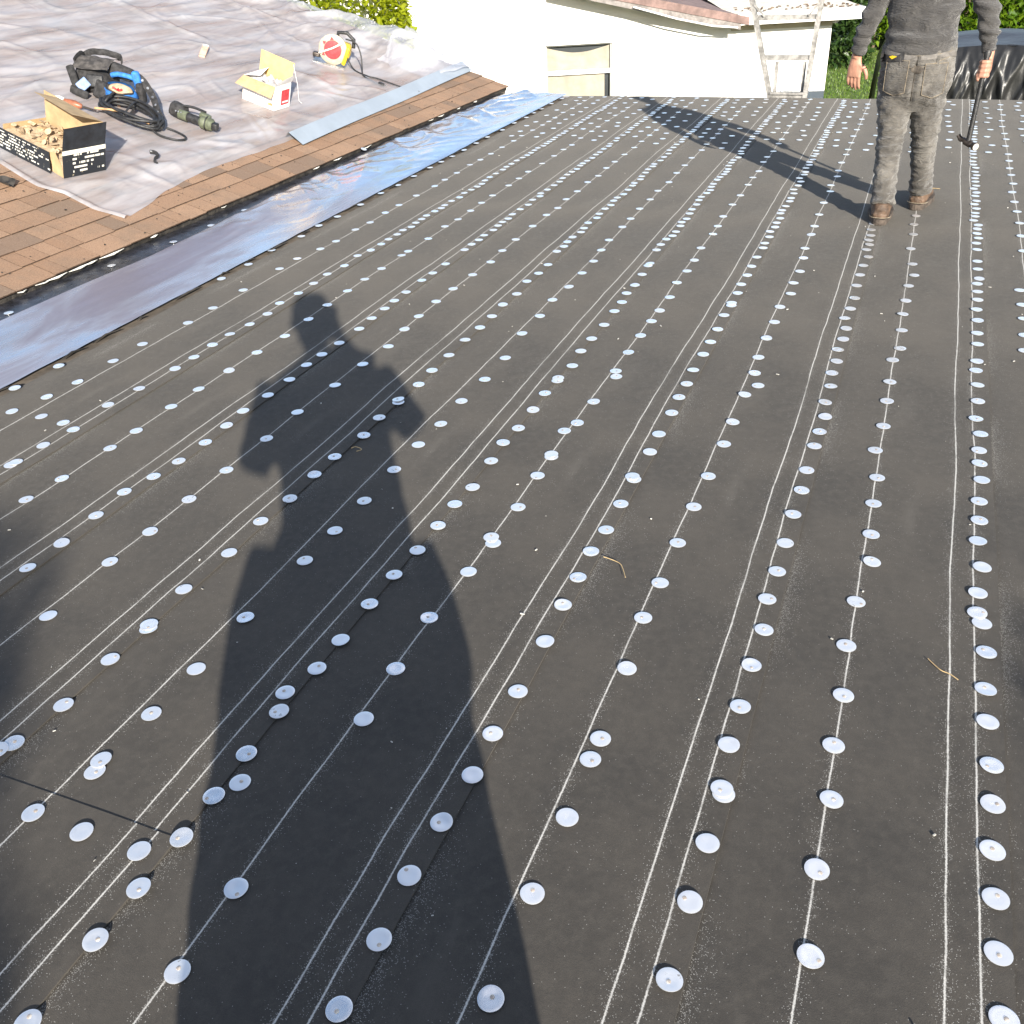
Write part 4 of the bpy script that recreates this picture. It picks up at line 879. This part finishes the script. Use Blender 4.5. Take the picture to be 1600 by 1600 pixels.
# ------------------------------------------------------------------ trees behind the photographer that shade the near corners
def back_tree(name, label, pos, h, rx, rz, seed, n):
    t = thing(name, label, 'tree', T(pos[0], pos[1], GZ)); mb = MB(); top = h - GZ
    limb_tree(mb, (0, 0, 0), (0, 0, top - .3), .12, .03, 24, rx * .8, random.Random(seed)); mb.build('trunk', M['bark'], t, 60)
    def pt(r):
        t = r.random(); a = r.uniform(0, 6.283); w = (1 - t ** 16) ** .5 * (.55 + .45 * min(1, t * 3)) * (1 + .16 * noise.noise(Vector((math.cos(a) * 1.5, math.sin(a) * 1.5, t * 5)))); k = rx * w * r.random() ** .4
        return Vector((math.cos(a) * k, math.sin(a) * k, top - rz * 2 * (1 - t))), Vector((math.cos(a), math.sin(a), .4))
    leaves('crown', n, pt, .12, M['leaf_dark'], t, seed)
LAT = Vector((SHD.y, -SHD.x, 0)); tanE = math.tan(SUN_EL)
def behind(lat, back): return LAT * lat - SHD * back
q = behind(-1.80, 8.5); back_tree('slender_tree', 'slender dark tree behind the camera that shades the left near corner', (q.x, q.y), (8.5 + 2.80) * tanE, 1.10, 2.3, 31, 15000)
q = behind(1.86, 7.5); back_tree('slender_tree', 'slender dark tree behind the camera that shades the right near corner', (q.x, q.y), (7.5 + 1.18) * tanE, .98, 1.9, 32, 11000)

# ------------------------------------------------------------------ people
def solid(parts, voxel, material, name, parent, disp=None, smooth=2):
    """Union of closed tubes, remeshed to one continuous surface, then shaped by disp(co, normal)."""
    me = parts.mesh('tmp', None); o = bpy.data.objects.new('tmp', me); COL.objects.link(o)
    md = o.modifiers.new('r', 'REMESH'); md.mode = 'VOXEL'; md.voxel_size = voxel
    dg = bpy.context.evaluated_depsgraph_get(); dg.update(); ev = bpy.data.meshes.new_from_object(o.evaluated_get(dg))
    bpy.data.objects.remove(o); bpy.data.meshes.remove(me)
    bm = bmesh.new(); bm.from_mesh(ev)
    for _ in range(smooth): bmesh.ops.smooth_vert(bm, verts=bm.verts[:], factor=.5, use_axis_x=True, use_axis_y=True, use_axis_z=True)
    if disp:
        bm.normal_update(); mv = [(v, v.co + v.normal * disp(v.co, v.normal)) for v in bm.verts]
        for v, c in mv: v.co = c
        bmesh.ops.smooth_vert(bm, verts=bm.verts[:], factor=.3, use_axis_x=True, use_axis_y=True, use_axis_z=True)
    bm.to_mesh(ev); bm.free(); ev.name = name; ev.materials.clear(); ev.materials.append(material)
    ev.polygons.foreach_set('use_smooth', [True] * len(ev.polygons))
    return link(name, ev, parent)
def hand(mb, wrist, down, side, out, curl=.15, s=1.0, thumb_side=1, fist=None):
    """Palm and five fingers. down: along the fingers, side: across the palm to the thumb, out: away from the palm."""
    W, D, S, O = Vector(wrist), Vector(down).normalized(), Vector(side).normalized(), Vector(out).normalized()
    mb.tube([W - D * .02, W + D * .02, W + D * .055, W + D * .092], [(.026 * s, .020 * s), (.033 * s, .018 * s), (.041 * s, .016 * s), (.040 * s, .013 * s)], 12, S)
    for i, (off, ln) in enumerate(((.030, .070), (.010, .078), (-.010, .073), (-.030, .058))):
        p = W + D * .088 + S * off * s; pts = [p]; ang = 0
        for k, seg in enumerate((.44, .32, .24)):
            ang += curl * (1 + .4 * k + .1 * i); d = D * math.cos(ang) - O * math.sin(ang); p = p + d * ln * seg * s; pts.append(p)
        mb.tube(pts, [.0095 * s, .009 * s, .008 * s, .0062 * s], 8)
    p = W + D * .028 + S * .030 * s
    mb.tube([p - S * .012, p + S * .022 * s + D * .022 - O * .006, p + S * .034 * s + D * .050 - O * .012, p + S * .036 * s + D * .076 - O * .016], [.014 * s, .0125 * s, .0105 * s, .0075 * s], 8)

# --- the worker
WY = 5.75
wk = thing('person', 'worker seen from behind in charcoal shirt, grey jeans and brown boots', 'person', T(-.09, WY, 0))
def W3(x, y, z): return Vector((x + .09, y, z))          # offsets: x as measured on the roof, y from the worker's own line
# jeans
jm = MB()
jm.tube([W3(-.088, 0, .905), W3(-.088, 0, .85), W3(-.087, -.005, .76), W3(-.086, -.008, .68), W3(-.085, 0, .61), W3(-.083, .002, .560)], [(.166, .118), (.176, .128), (.184, .150), (.184, .142), (.162, .115), (.085, .075)], 26, (1, 0, 0))
LL = [W3(-.168, -.005, .70), W3(-.166, -.01, .58), W3(-.160, -.03, .42), W3(-.158, -.07, .30), W3(-.152, -.115, .20), W3(-.146, -.160, .100)]
RL = [W3(-.010, .0, .70), W3(-.006, .02, .58), W3(.010, .06, .42), W3(.018, .10, .31), W3(.028, .14, .205), W3(.036, .174, .104)]
jm.tube(LL, [(.094, .105), (.088, .098), (.068, .080), (.064, .074), (.060, .070), (.064, .078)], 20, (1, 0, 0))
jm.tube(RL, [(.094, .105), (.087, .098), (.067, .080), (.062, .074), (.059, .070), (.063, .078)], 20, (1, 0, 0))
def jean_wr(c, n):
    z = c.z; low = max(0, 1 - z / .5); knee = g2(z - .42, .10); seat = g2(z - .60, .07)
    w = noise.noise(Vector((c.x * 3, c.y * 3, 1))) * 2.2
    a = (1 - 1.6 * abs(math.sin(z * 62 + w * 2.4 + c.x * 14 * math.sin(z * 9)))) * (.0060 * knee + .0085 * low * low)
    b = math.sin(z * 60 + c.x * 28 + w * 2) * .0055 * seat + .0045 * noise.noise(Vector((c.x * 7, c.y * 7, c.z * 10))) + .0075 * (.5 - abs(noise.noise(Vector((c.x * 13 + c.z * 9, c.y * 13, c.z * 30 - c.x * 14))) * 2)) + .003 * noise.noise(Vector((c.x * 24, c.y * 24, c.z * 52)))
    gap = 0
    if c.y < 0 and .55 < z < .80: gap = -.012 * g2(c.x, .014) * min(1, (z - .55) / .08)          # the cleft of the seat
    return a + b + gap
jeans = solid(jm, .0058, M['jeans'], 'jeans', wk, jean_wr)
bv = BVHTree.FromPolygons([v.co.copy() for v in jeans.data.vertices], [tuple(p.vertices) for p in jeans.data.polygons])
def on_back(x, z, off=.002, src=None):
    h = (src or bv).ray_cast(Vector((x, -1, z)), Vector((0, 1, 0))); return (h[0] if h[0] is not None else Vector((x, -.12, z))) + Vector((0, -off, 0))
def strip_on(name, pts, r, material, parent, off=.0015, n=14, src=None):
    P = []
    for (a, b) in zip(pts, pts[1:]):
        for k in range(n): t = k / n; P.append(on_back(a[0] + (b[0] - a[0]) * t, a[1] + (b[1] - a[1]) * t, off, src))
    P.append(on_back(*pts[-1], off, src)); return MB().tube(P, r, 6).build(name, material, parent, 60)
for (x0, x1, zt, zb) in ((-.145, -.035, .815, .665), (.045, .150, .80, .655)):
    def pocket(u, v, x0=x0, x1=x1, zt=zt, zb=zb):
        z = zb + (zt - zb) * v - (.018 * (1 - abs(2 * u - 1))) * (1 - v); return on_back(x0 + (x1 - x0) * u + .004 * math.sin(v * 7), z, .0042)
    pk = MB().grid(pocket, 12, 14).build('back_pocket', M['jeans'], jeans, 60)
    strip_on('pocket_seam', [(x0, zt), (x0 + .002, zb), ((x0 + x1) / 2, zb - .018), (x1 - .002, zb), (x1, zt), (x0, zt)], .0016, M['stitch'], pk, .0052)
strip_on('waistband_seam', [(-.15, .845), (-.05, .838), (.0, .836), (.06, .838), (.155, .85)], .0016, M['stitch'], jeans)
strip_on('seat_seam', [(.002, .838), (.001, .76), (.0, .69), (.002, .62)], .0018, M['seam'], jeans, .001)
strip_on('yoke_seam', [(-.16, .83), (-.08, .80), (.0, .775), (.08, .80), (.16, .83)], .0014, M['stitch'], jeans)
for x in (-.075, .012, .10): MB().bar(on_back(x, .835, .004), on_back(x, .792, .005), .012, .004, (0, 1, 0)).build('belt_loop', M['jeans'], jeans)
MB().grid(lambda u, v: on_back(-.178 + .115 * u, .80 + .045 * v + .01 * u, .007), 10, 6).build('pocket_wallet', M['blackcloth'], jeans, 60)
MB().add([tuple(on_back(x, z, .010)) for x, z in ((-.138, .828), (-.122, .835), (-.098, .832), (-.112, .824), (-.122, .818))], [(0, 1, 2, 3, 4)]).build('wallet_badge', M['yellow'], jeans)
def smear(u, v): 
    a = (u - .5) * 2; return on_back(.004 + .030 * a + .01 * v, .775 + .018 * (2 * v - 1) * math.sqrt(max(0, 1 - a * a)) - .008 * a, .0030)
MB().grid(smear, 8, 5).build('dirt_patch', M['seam'], jeans, 60)
# shirt
sm_ = MB()
sm_.tube([W3(-.09, 0, .835), W3(-.09, 0, .88), W3(-.092, 0, .97), W3(-.092, .005, 1.10), W3(-.092, .015, 1.23), W3(-.092, .02, 1.31), W3(-.092, .03, 1.365), W3(-.092, .035, 1.40)],
         [(.178, .136), (.177, .134), (.168, .122), (.182, .124), (.194, .124), (.182, .105), (.11, .075), (.062, .06)], 28, (1, 0, 0))
LA = [W3(-.235, .02, 1.30), W3(-.275, .01, 1.22), W3(-.315, -.01, 1.11), W3(-.350, -.005, 1.00), W3(-.375, .01, .91), W3(-.392, .025, .828)]
RA = [W3(.055, .02, 1.30), W3(.105, .01, 1.22), W3(.165, -.01, 1.11), W3(.205, -.01, 1.00), W3(.228, .0, .91), W3(.240, .01, .835)]
AR = [.066, .062, .056, .052, .045, .038]
sm_.tube(LA, AR, 16); sm_.tube(RA, AR, 16)
def shirt_wr(c, n):
    z = c.z; w = noise.noise(c * 4) * 2; x = c.x
    low = g2(z - .92, .09); a = math.sin(z * 85 + x * 10 + w * 3) * .0075 * low * (.6 + .9 * noise.noise(c * 6))
    b = math.sin(z * 42 - x * 22 + w * 2.6) * .0065 * g2(z - 1.06, .14)
    arm = math.sin(z * 100 + w * 4) * .0060 * (1 if abs(x) > .2 else 0) * (g2(z - .88, .05) + .8 * g2(z - 1.04, .08))
    return a + b + arm + .0040 * noise.noise(c * 11) + .0055 * (.4 - abs(noise.noise(Vector((c.x * 7 + c.z * 8, c.y * 7, c.z * 17 - c.x * 8))) * 2)) + .002 * noise.noise(c * 26)
shirt = solid(sm_, .0062, M['shirt'], 'shirt', wk, shirt_wr)
sbv = BVHTree.FromPolygons([v.co.copy() for v in shirt.data.vertices], [tuple(p.vertices) for p in shirt.data.polygons])
def hem(u, v):
    a = -math.pi * (.02 + .96 * u); x, y = .181 * math.cos(a), .139 * math.sin(a); return (x * (1 + .012 * v), y * (1 + .02 * v), .846 - .022 * v + .008 * math.sin(u * 9) - .006 * math.cos(u * 3))
MB().grid(hem, 40, 3).build('undershirt_hem', mat('faded_grey_hem', (.14, .13, .12), .9, 0, .2, 40, 200, .4), shirt, 60)
# body: head, neck, arms, hands and legs in one skin
bm_ = MB()
bm_.tube([W3(-.09, 0, .86), W3(-.09, 0, 1.0), W3(-.09, .01, 1.2), W3(-.09, .02, 1.32), W3(-.09, .03, 1.39)], [(.13, .09), (.13, .09), (.15, .09), (.13, .08), (.055, .052)], 16, (1, 0, 0))
bm_.tube([W3(-.09, .03, 1.36), W3(-.09, .04, 1.43), W3(-.09, .045, 1.46)], [.052, .049, .05], 14)
bm_.tube([W3(-.09, .06, 1.425), W3(-.09, .062, 1.46), W3(-.09, .055, 1.53), W3(-.09, .05, 1.60), W3(-.09, .05, 1.645)], [(.040, .050), (.058, .078), (.070, .092), (.068, .088), (.035, .045)], 18, (1, 0, 0))
bm_.tube([W3(-.09, .135, 1.56), W3(-.09, .160, 1.525), W3(-.09, .150, 1.515)], [.008, .013, .008], 8)                      # nose
for s_ in (-1, 1): bm_.tube([W3(-.09 + s_ * .068, .045, 1.56), W3(-.09 + s_ * .079, .04, 1.535), W3(-.09 + s_ * .068, .05, 1.505)], [.008, .011, .007], 8)   # ears
bm_.tube([W3(-.115, .135, 1.488), W3(-.09, .146, 1.487), W3(-.065, .135, 1.488)], .008, 8)                                  # lips
for A in (LA, RA): bm_.tube(A + [A[-1] + (A[-1] - A[-2]).normalized() * .02], [.045, .042, .038, .034, .030, .025, .025], 12)
for Lg in (LL, RL): bm_.tube(Lg, [.065, .06, .045, .042, .034, .026], 12, (1, 0, 0))
hand(bm_, LA[-1] + Vector((-.004, .004, -.022)), (-.02, .02, -1), (.86, -.35, 0), (-.35, -.86, 0), .16, 1.0)
# right hand closed round the hammer
RW = RA[-1] + Vector((.004, .0, -.02)); HA = Vector((.325, -.035, .80)); HB = Vector((.318, -.055, .475)); hd_ = (HB - HA).normalized()
bm_.tube([RW + Vector((0, 0, .03)), RW + Vector((.004, -.004, -.015)), RW + Vector((.006, -.010, -.06)), RW + Vector((.002, -.012, -.085))], [(.024, .027), (.020, .033), (.019, .041), (.016, .036)], 12, (1, 0, 0))
hc = RW + Vector((-.010, -.034, -.055))
HA = hc - hd_ * .075; HB = hc + hd_ * .345
for i in range(4):
    o_ = hc + hd_ * (-.034 + .0215 * i) ; e1 = Vector((1, .1, 0)).normalized(); e2 = hd_.cross(e1).normalized(); rr = .0225
    pts = [o_ + (e1 * math.cos(t) + e2 * math.sin(t)) * rr for t in (.2, -.6, -1.5, -2.3, -3.1, -3.8)] if e2.y > 0 else [o_ + (e1 * math.cos(t) + e2 * math.sin(t)) * rr for t in (-.2, .6, 1.5, 2.3, 3.1, 3.8)]
    bm_.tube(pts, [.011, .0112, .0108, .0100, .0092, .0075], 8)
bm_.tube([RW + Vector((-.012, .012, -.025)), hc + Vector((-.018, .016, -.005)), hc + Vector((-.026, -.004, -.03)), hc + hd_ * .052 + Vector((-.020, -.020, 0))], [.014, .0125, .0105, .008], 8)
body = solid(bm_, .0042, M['skin'], 'body', wk, None, 1)
for s_ in (-1, 1):
    MB().lathe([(.001, -.011), (.008, -.008), (.0115, 0), (.008, .008), (.001, .011)], 12, T(s_ * .030, .130, 1.543)).build('eye', M['card'], wk, 60)
def hairf(u, v):
    a = u * 2 * math.pi; p = v * 1.75; z = 1.60 + .058 * math.cos(p); r_ = math.sin(min(p, math.pi / 2)) if p < math.pi / 2 else 1
    k = 1 + .04 * noise.noise(Vector((math.cos(a) * 4, math.sin(a) * 4, p * 5)))
    y = .052 + .098 * r_ * k * math.sin(a); return (.0755 * r_ * k * math.cos(a), min(y, .125) if p > 1.1 else y, z - (.05 if p > 1.5 and math.sin(a) < .2 else 0))
MB().grid(hairf, 28, 14).build('hair', M['hair'], wk, 60)
# boots
def boot(base, yaw, pitch=0):
    m = Matrix.Translation(base) @ Matrix.Rotation(yaw, 4, 'Z') @ Matrix.Rotation(pitch, 4, 'X')
    m = m @ Matrix.Diagonal((1.26, 1.22, 1.28, 1)); b = MB(); q = lambda *p: m @ Vector(p)
    b.tube([q(0, -.052, .045), q(0, -.02, .05), q(0, .05, .055), q(0, .12, .045), q(0, .175, .035), q(0, .20, .030)], [(.036, .036), (.050, .048), (.053, .048), (.058, .036), (.052, .029), (.028, .017)], 18, m.to_3x3() @ Vector((1, 0, 0)))
    b.tube([q(0, -.008, .03), q(0, -.008, .06), q(0, -.006, .088)], [(.044, .058), (.046, .060), (.046, .060)], 18, m.to_3x3() @ Vector((1, 0, 0)))
    o = solid(b, .006, M['boot'], 'boot', wk, lambda c, n: .0016 * noise.noise(c * 40) + .0012 * math.sin(c.z * 180 + c.x * 30) * (1 if c.z > .05 else 0))
    out = [(.030 * math.cos(t) , -.03 + .040 * math.sin(t)) for t in [math.pi + math.pi * i / 8 for i in range(9)]] + [(.043, .05), (.049, .12), (.044, .17)] + [(.03 * math.cos(t), .175 + .035 * math.sin(t)) for t in [math.pi * i / 6 for i in range(1, 6)]] + [(-.044, .17), (-.049, .12), (-.043, .05)]
    n = len(out); vs = [m @ Vector((x * 1.10, y * 1.02, z)) for z in (.006, .030) for x, y in out]
    MB().add(vs, [tuple(range(n - 1, -1, -1)), tuple(range(n, 2 * n))] + [(i, (i + 1) % n, n + (i + 1) % n, n + i) for i in range(n)]).build('sole', M['sole'], o)
    arc = [(.046 * math.cos(t), -.030 + .034 * math.sin(t) * 1.02) for t in [math.pi + math.pi * i / 8 for i in range(9)]]
    MB().tube([m @ Vector((x * .95, y, .036 + .0 * x)) for x, y in arc], .0022, 6).build('welt', M['stitch'], o, 60)
boot(W3(-.148, -.158, 0), .03); boot(W3(.036, .185, 0), -.12)
# --- hammer in his right hand (a thing of its own)
WM = T(-.09, WY, 0)
hm = thing('hammer', 'long black handled claw hammer held in the worker\'s right hand', 'hammer', WM)
MB().tube([HA, HA.lerp(HB, .3), HA.lerp(HB, .65), HB], [(.014, .017), (.013, .0155), (.0125, .0145), (.013, .016)], 12, (1, 0, 0)).build('handle', M['black'], hm, 60)
MB().tube([HA - hd_ * .012, HA, HA + hd_ * .02], [.014, .019, .016], 12).build('butt', M['black'], hm, 60)
ha = Vector((.62, -.76, -.16)).normalized(); hp = HB + hd_ * .008
MB().tube([hp - ha * .02, hp + ha * .02, hp + ha * .038, hp + ha * .045, hp + ha * .062], [.017, .018, .013, .019, .020], 16).build('head', M['darksteel'], hm, 40)
MB().tube([hp + ha * .0625, hp + ha * .0645], [.018, .0165], 16).build('striking_face', mat('bright_worn_face', (.75, .72, .66), .35, .4, .1, 30), hm, 40)
for s_ in (-1, 1): 
    sd_ = Vector((.35, .93, 0)) * .010 * s_
    MB().tube(smooth_path([hp - ha * .015 + sd_ * .6, hp - ha * .036 + sd_ + Vector((0, 0, .004)), hp - ha * .058 + sd_ * 1.3 + Vector((0, 0, -.0)), hp - ha * .074 + sd_ * 1.4 + Vector((-.006, 0, .016))], 5), [(.012, .008)] * 4 + [(.010, .007)] * 8 + [(.007, .004)] * 4, 8).build('claw', M['darksteel'], hm, 60)

# --- the photographer, who stands behind the camera and casts the long shadow
ph = thing('person', 'photographer standing at the near end whose long shadow lies on the felt', 'person', Matrix.Identity(4))
FW = Vector((ROT.col[2].x, ROT.col[2].y, 0)).normalized() * -1
PB = -SHD * .17
def B3(lat, h, dep=0.0): return PB + LAT * lat - SHD * dep + Vector((0, 0, h - .05 * min(1, h / .4)))
rf_ = tuple(LAT)
tb = MB()
tb.tube([B3(-.085, .80), B3(-.085, .90), B3(-.06, .98), B3(-.06, 1.12), B3(-.075, 1.26), B3(-.08, 1.36), B3(-.08, 1.42), B3(-.085, 1.47)], [(.21, .16), (.215, .16), (.195, .14), (.195, .13), (.225, .13), (.222, .115), (.175, .095), (.085, .075)], 26, rf_)
phone_c = CAM - FW * .045 + Vector((0, 0, -.02))
elL, elR = B3(-.345, 1.14, .0), B3(.230, 1.19, .02); rightv = Vector((FW.y, -FW.x, 0))
hL, hR = phone_c - rightv * .055 - FW * .02 + Vector((0, 0, -.085)), phone_c + rightv * .03 - FW * .02 + Vector((0, 0, -.085))
tb.tube([B3(-.03, 1.47), B3(.05, 1.425), B3(.12, 1.385)], [.05, .062, .075], 14)
for sh_, el_, hh in ((B3(-.265, 1.37), elL, hL), (B3(.13, 1.365), elR, hR)):
    tb.tube([sh_, sh_.lerp(el_, .5), el_], [.080, .072, .058], 14); tb.tube([el_, el_.lerp(hh, .5), el_.lerp(hh, .88)], [.054, .040, .028], 14)
solid(tb, .010, M['shirt2'], 'shirt', ph, lambda c, n: .004 * noise.noise(c * 9) + .002 * math.sin(c.z * 70 + noise.noise(c * 4) * 6))
lb_ = MB()
lb_.tube([B3(-.09, .93), B3(-.09, .84), B3(-.10, .72), B3(-.12, .62)], [(.215, .15), (.245, .16), (.25, .16), (.20, .13)], 26, rf_)
lb_.tube([B3(-.235, .80), B3(-.275, .60, .02), B3(-.290, .42, .04), B3(-.285, .10, .08)], [.15, .158, .165, .15], 18, rf_)
lb_.tube([B3(.035, .80), B3(.01, .60, -.02), B3(-.005, .42, -.03), B3(.0, .10, -.04)], [.15, .155, .160, .15], 18, rf_)
solid(lb_, .010, M['trousers2'], 'trousers', ph, lambda c, n: .005 * noise.noise(c * 8) + .003 * math.sin(c.z * 60 + noise.noise(c * 4) * 6))
pb_ = MB()
pb_.tube([B3(-.085, 1.40), B3(-.088, 1.50, -.01), B3(-.09, 1.54, -.015)], [.062, .056, .06], 14)
pb_.tube([B3(-.085, 1.50, -.035), B3(-.09, 1.54, -.03), B3(-.095, 1.62, -.01), B3(-.095, 1.69), B3(-.095, 1.735)], [(.050, .055), (.072, .085), (.084, .10), (.080, .098), (.045, .055)], 18, rf_)
pb_.tube([B3(-.092, 1.64, -.10), B3(-.092, 1.605, -.125), B3(-.092, 1.595, -.115)], [.008, .013, .009], 8)
for a, w in ((elL, hL), (elR, hR)): pb_.tube([a, a.lerp(w, .5), w], [.04, .035, .027], 12)
pb_.tube([B3(-.08, .9), B3(-.08, 1.2), B3(-.08, 1.42)], [(.14, .1), (.16, .1), (.07, .06)], 14, rf_)
for sgn, hh, el_ in ((-1, hL, elL), (1, hR, elR)):
    hand(pb_, hh - (hh - el_).normalized() * .02, (rightv * -sgn * .25 + Vector((0, 0, 1)) + FW * .05), -rightv * sgn * .3 - FW, rightv * sgn, .30, .85)
for s_ in (-1, 1): pb_.tube([B3(-.095 + s_ * .082, 1.645), B3(-.095 + s_ * .094, 1.62), B3(-.095 + s_ * .082, 1.59)], [.009, .012, .008], 8)
for l_ in (B3(-.285, .10, .08), B3(.0, .10, -.04)): pb_.tube([B3(-.08, .95), l_ + Vector((0, 0, .40)), l_, l_ - Vector((0, 0, .04))], [.08, .06, .042, .045], 12)
solid(pb_, .006, M['skin'], 'body', ph, None, 1)
for pts_, rr_ in (([B3(.115, .93, .04), B3(.130, .86, .05), B3(.135, .76, .05), B3(.125, .70, .05)], [(.07, .06), (.075, .07), (.072, .07), (.05, .05)]), ([B3(-.29, .96, .02), B3(-.315, .86, .03), B3(-.33, .74, .03), B3(-.33, .67, .03)], [(.06, .06), (.082, .07), (.085, .07), (.06, .05)])):
    solid(MB().tube(pts_, rr_, 16, rf_), .010, M['blackcloth'], 'belt_pouch', ph)
for l_, yw in ((B3(-.285, 0, .08), .5), (B3(.0, 0, -.04), .2)):
    m = Matrix.Translation(l_) @ Matrix.Rotation(math.atan2(-FW.x, FW.y) + yw * .3, 4, 'Z'); q = lambda *p: m @ Vector(p)
    b = MB(); b.tube([q(0, -.07, .04), q(0, 0, .055), q(0, .08, .05), q(0, .16, .04), q(0, .20, .03)], [(.035, .035), (.045, .05), (.047, .042), (.045, .032), (.02, .015)], 16, m.to_3x3() @ Vector((1, 0, 0))); b.tube([q(0, 0, .04), q(0, 0, .14)], [(.045, .055), (.05, .06)], 16, m.to_3x3() @ Vector((1, 0, 0)))
    solid(b, .009, M['boot'], 'boot', ph)
mm = Matrix.Translation(B3(-.095, 1.66)) @ Matrix.Rotation(math.atan2(-FW.x, FW.y), 4, 'Z')
MB().lathe([(.094, -.02), (.100, .0), (.096, .04), (.075, .075), (.03, .092), (.004, .095)], 24, mm @ Matrix.Diagonal((.93, 1.08, 1, 1))).build('cap', M['blackcloth'], ph, 60)
MB().grid(lambda u, v: mm @ Vector(((u - .5) * .16, .085 + .065 * v * (1 - (2 * u - 1) ** 2 * .5), .0 - .015 * (2 * u - 1) ** 2)), 12, 4).build('cap_visor', M['blackcloth'], ph, 60)
fo = thing('mobile_phone', 'black phone the photographer holds up at the near end', 'phone', Matrix.Translation(phone_c - FW * .006) @ Matrix.Rotation(math.atan2(-FW.x, FW.y), 4, 'Z') @ Rt('X', -32))
MB().rbox(.075, .008, .155, .003, T(0, -.012, -.02), 2).build('casing', M['phone'], fo, 50); MB().box(-.034, .034, -.0168, -.0164, -.09, .05).build('screen', M['glass'], fo)

# ------------------------------------------------------------------ small litter on the felt
def twig(name, label, pts, r, cat='twig'):
    t = thing(name, label, cat, T(0, 0, 0)); p = [onz(*q, z=.012) for q in pts]
    MB().tube(smooth_path(p, 5), r, 6).build('stalk', M['straw'], t, 60); return t
twig('straw', 'thin curled piece of straw lying on the felt beside the lap', [(943, 870), (955, 874), (968, 880), (973, 888), (977, 902)], .0011, 'straw')
twig('straw', 'looped piece of straw lying across the chalk line at right', [(1450, 1029), (1455, 1034), (1470, 1047), (1484, 1053), (1497, 1062)], .0013, 'straw')
twig('straw', 'tiny straw fragment inside the photographer\'s shadow', [(549, 700), (556, 698), (565, 702), (557, 705)], .0014, 'straw')
twig('straw', 'thin pale straw lying beside the worker\'s right boot', [(1447, 294), (1458, 294), (1469, 295)], .0016, 'straw')
mb = MB(); rs = random.Random(77)
for i in range(230):
    x, y = rs.uniform(-3.2, .9), rs.uniform(.5, 9) ; s_ = rs.choice((.0016, .002, .0025, .004)); z = max(surf(x, y), surf(x - .01, y)) + s_ * .5
    mb.rbox(s_ * rs.uniform(1, 3.5), s_, s_ * .8, s_ * .2, T(x, y, z) @ Rt('Z', rs.uniform(0, 180)), 1)
tag(mb.build('chalk_crumb_scatter', M['gravel'], flat_roof), kind='stuff')
